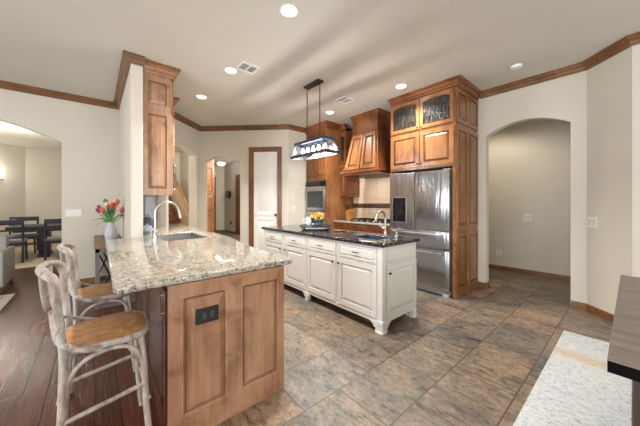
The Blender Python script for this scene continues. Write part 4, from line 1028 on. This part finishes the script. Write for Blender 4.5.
t = thing('wall_phone', 'black wall telephone on the far hall wall', 'telephone', (4.54, 11.55, 1.6))
mb = MB(); mb.box(4.50, 4.557, 11.40, 11.62, 1.56, 1.84, .01); obj('base', mb, M_blackp, t)
mb = MB(); mb.tube(smooth_path([(4.49, 11.66, 1.86), (4.46, 11.68, 1.75), (4.46, 11.68, 1.62), (4.49, 11.66, 1.52)], 4), .03, 8); obj('handset', mb, M_blackp, t)
t = thing('hall_outlet', 'small black outlet low on the far hall wall', 'outlet', (4.55, 11.4, .45))
mb = MB(); mb.box(4.545, 4.558, 11.35, 11.47, .38, .52, .003); obj('cover_plate', mb, M_blackp, t)
mb = MB(); mb.box(4.50, 4.545, 11.38, 11.43, .43, .49, .003); obj('plug', mb, M_blackp, t)
t = thing('hall_ceiling_light', 'lit flush ceiling light in the hall behind the second arch', 'ceiling light', (4.1, 11.4, 2.86))
mb = MB(); mb.lathe((3.98, 11.0, 2.86), [(.001, 0), (.08, .01), (.14, .05), (.16, .11), (.15, .13)], 24); obj('lamp_shade', mb, M_frost, t)
mb = MB(); mb.lathe((3.98, 11.0, 2.99), [(.165, 0), (.165, .02), (.10, .048)], 24); obj('canopy', mb, M_bronze, t)
def pl_light(name, loc, p, r=.12, col=(1, .94, .85)):
    l = bpy.data.lights.new(name, 'POINT'); l.energy = p; l.shadow_soft_size = r; l.color = col
    o = bpy.data.objects.new(name, l); COL.objects.link(o); o.location = loc; return o
pl_light('hall_fill_light', (3.9, 8.2, 2.7), 110)  # added fill, set away from the hall fixture to reach the cabinet front
pl_light('stair_fill_light', (1.5, 7.0, 2.8), 60)  # added fill to brighten the stairwell, no fixture here
pl_light('sconce_light', (-2.0, 11.4, 2.2), 5)
pl_light('dining_fill_light', (-1.6, 9.0, 2.2), 50)  # added ambient fill for the dining room, no fixture here

# ------------------------------------------------------------------ ceiling fixtures
M_ringw = plain('white_trim_ring', (.85, .85, .83), .4)
spots = [(1.32, 1.98, 'nearest the camera over the peninsula'), (1.34, 3.36, 'beside the square vent over the peninsula'), (1.31, 4.50, 'farthest over the sink counter'), (3.43, 2.20, 'in front of the refrigerator cabinet'), (3.39, 3.70, 'beyond the pendant near the range hood')]
for i, (x, y, lab) in enumerate(spots):
    t = thing('recessed_light', 'lit round recessed ceiling light '+lab, 'ceiling light', (x, y, H-.02), 0, 'recessed ceiling lights')
    mb = MB(); rings = []
    rp = [(.082, -.001), (.085, -.008), (.072, -.012), (.064, -.004), (.064, -.001)]
    rings = [[Vector((x+r*math.cos(2*PI*k/32), y+r*math.sin(2*PI*k/32), H+z)) for k in range(32)] for r, z in rp]
    rings.append(rings[0]); mb.loft(rings, cap=False); obj('trim_ring', mb, M_ringw, t)
    mb = MB(); mb.lathe((x, y, H-.006), [(.001, -.003), (.064, -.002), (.064, .004), (.001, .004)], 32); obj('lens', mb, M_lens, t)
    l = bpy.data.lights.new('recessed_spot', 'SPOT'); l.energy = 125; l.spot_size = math.radians(125); l.spot_blend = .8; l.color = (1, .96, .90); l.shadow_soft_size = .06
    o = bpy.data.objects.new('recessed_spot', l); COL.objects.link(o); o.location = (x, y, H-.03)
l = bpy.data.lights.new('hallway_spot', 'SPOT'); l.energy = 38; l.spot_size = math.radians(145); l.spot_blend = .5; l.color = (1, .87, .70); l.shadow_soft_size = .06
o = bpy.data.objects.new('hallway_spot', l); COL.objects.link(o); o.location = (5.25, 1.75, H-.03)
t = thing('hallway_recessed_light', 'recessed ceiling light in the hallway beyond the right arch', 'ceiling light', (5.25, 1.75, H-.02))
obj('trim_ring', MB().lathe((5.25, 1.75, H), [(.085, -.002), (.085, -.01), (.06, -.012), (.06, -.002)], 24), M_ringw, t)

def vent(x0, x1, y0, y1, lab):
    t = thing('ceiling_vent', lab, 'vent', ((x0+x1)/2, (y0+y1)/2, H-.02), 0, 'ceiling vents')
    mb = MB(); b = .025
    mb.box(x0, x1, y0, y0+b, H-.012, H-.001); mb.box(x0, x1, y1-b, y1, H-.012, H-.001); mb.box(x0, x0+b, y0+b, y1-b, H-.012, H-.001); mb.box(x1-b, x1, y0+b, y1-b, H-.012, H-.001)
    mb.box((x0+x1)/2-.008, (x0+x1)/2+.008, y0+b, y1-b, H-.012, H-.001); obj('frame', mb, M_ringw, t, smooth=False)
    mb = MB(); mb.box(x0+b, x1-b, y0+b, y1-b, H-.003, H-.001); obj('duct_opening', mb, plain('duct_dark', (.35, .35, .35), .8), t, smooth=False)
    mb = MB()
    n = 5
    for k in range(n):
        y = y0+b+(y1-y0-2*b)*(k+.5)/n
        for xa, xb in ((x0+b, (x0+x1)/2-.008), ((x0+x1)/2+.008, x1-b)):
            mb.loft([[Vector((x, y-.010, H-.011)), Vector((x, y-.008, H-.011)), Vector((x, y+.010, H-.004)), Vector((x, y+.008, H-.004))] for x in (xa, xb)])
    obj('slats', mb, M_ringw, t, smooth=False)
vent(1.36, 1.60, 3.05, 3.27, 'white square ceiling vent nearer the camera, beside a recessed light')
vent(3.05, 3.29, 2.98, 3.21, 'white square ceiling vent beyond the pendant lamp')
t = thing('smoke_detector', 'round white smoke detector on the ceiling above the right arch', 'smoke detector', (4.03, .94, H-.04))
obj('housing', MB().lathe((4.03, .94, H-.001), [(.065, 0), (.065, -.015), (.055, -.03), (.03, -.034), (.001, -.034)], 28), M_ringw, t)
obj('test_button', MB().lathe((4.03, .94, H-.035), [(.012, 0), (.012, -.004), (.001, -.005)], 12), M_plastic, t)

# ------------------------------------------------------------------ pendant lamp over the island
PXc, PYc = 2.395, 2.97
t = thing('pendant_lamp', 'blue-grey metal lantern pendant with five lit bulbs over the black island top', 'pendant lamp', (PXc, PYc, 2.0))
mb = MB(); mb.box(PXc-.05, PXc+.05, PYc-.17, PYc+.17, H-.03, H-.001, .004); obj('canopy', mb, M_bronze, t)
for y in (PYc-.145, PYc+.145):
    mb = MB(); mb.tube([(PXc, y, H-.03), (PXc, y, 2.20)], .006, 8)
    for k in range(16): mb.lathe((PXc, y, 2.24+k*.045), [(.006, 0), (.009, .006), (.009, .012), (.006, .018)], 8)
    obj('rod', mb, M_bronze, t)
def frame_ring(x0, x1, y0, y1, z0, z1, th):
    mb = MB(); mb.box(x0, x0+th, y0, y1, z0, z1); mb.box(x1-th, x1, y0, y1, z0, z1); mb.box(x0+th, x1-th, y0, y0+th, z0, z1); mb.box(x0+th, x1-th, y1-th, y1, z0, z1); return mb
bx0, bx1, by0, by1 = 2.262, 2.528, 2.56, 3.36
tx0, tx1, ty0, ty1 = 2.29, 2.50, 2.635, 3.30
obj('bottom_frame', frame_ring(bx0, bx1, by0, by1, 1.985, 2.025, .02), plain('dark_frame_metal', (.025, .03, .04), .5, .3), t, smooth=False)
mb = frame_ring(tx0, tx1, ty0, ty1, 2.175, 2.215, .02); mb.box(PXc-.03, PXc+.03, ty0+.02, ty1-.02, 2.19, 2.205); obj('top_frame', mb, M_galv, t, smooth=False)
corners = [((bx0+.01, by0+.01), (tx0+.01, ty0+.01)), ((bx1-.01, by0+.01), (tx1-.01, ty0+.01)), ((bx1-.01, by1-.01), (tx1-.01, ty1-.01)), ((bx0+.01, by1-.01), (tx0+.01, ty1-.01))]
for a, b in corners:
    mb = MB(); mb.tube([(*a, 2.02), (*b, 2.18)], .008, 6); obj('corner_bar', mb, M_galv, t)
for i in range(4):
    a, b = corners[i], corners[(i+1) % 4]
    mb = MB(); mb.poly([(*a[0], 2.022), (*b[0], 2.022), (*b[1], 2.178), (*a[1], 2.178)])
    obj('glass_panel', mb, M_glass, t, smooth=False)
    if i in (0, 2):
        mb = MB(); mb.tube([(*a[0], 2.022), (*b[1], 2.178)], .005, 6); mb.tube([(*b[0], 2.022), (*a[1], 2.178)], .005, 6); obj('x_brace', mb, M_galv, t)
for k in range(5):
    y = 2.72+k*.125
    mb = MB(); mb.lathe((PXc, y, 2.15), [(.012, .04), (.015, .0), (.015, -.012)], 12); sk = obj('socket', mb, M_galv, t)
    mb = MB(); mb.lathe((PXc, y, 2.138), [(.010, 0), (.016, -.018), (.027, -.045), (.027, -.062), (.016, -.08), (.001, -.086)], 16); obj('bulb', mb, M_bulb, sk)
    pl_light('bulb_light', (PXc, y, 2.04), 7, .02, (1, .96, .9))
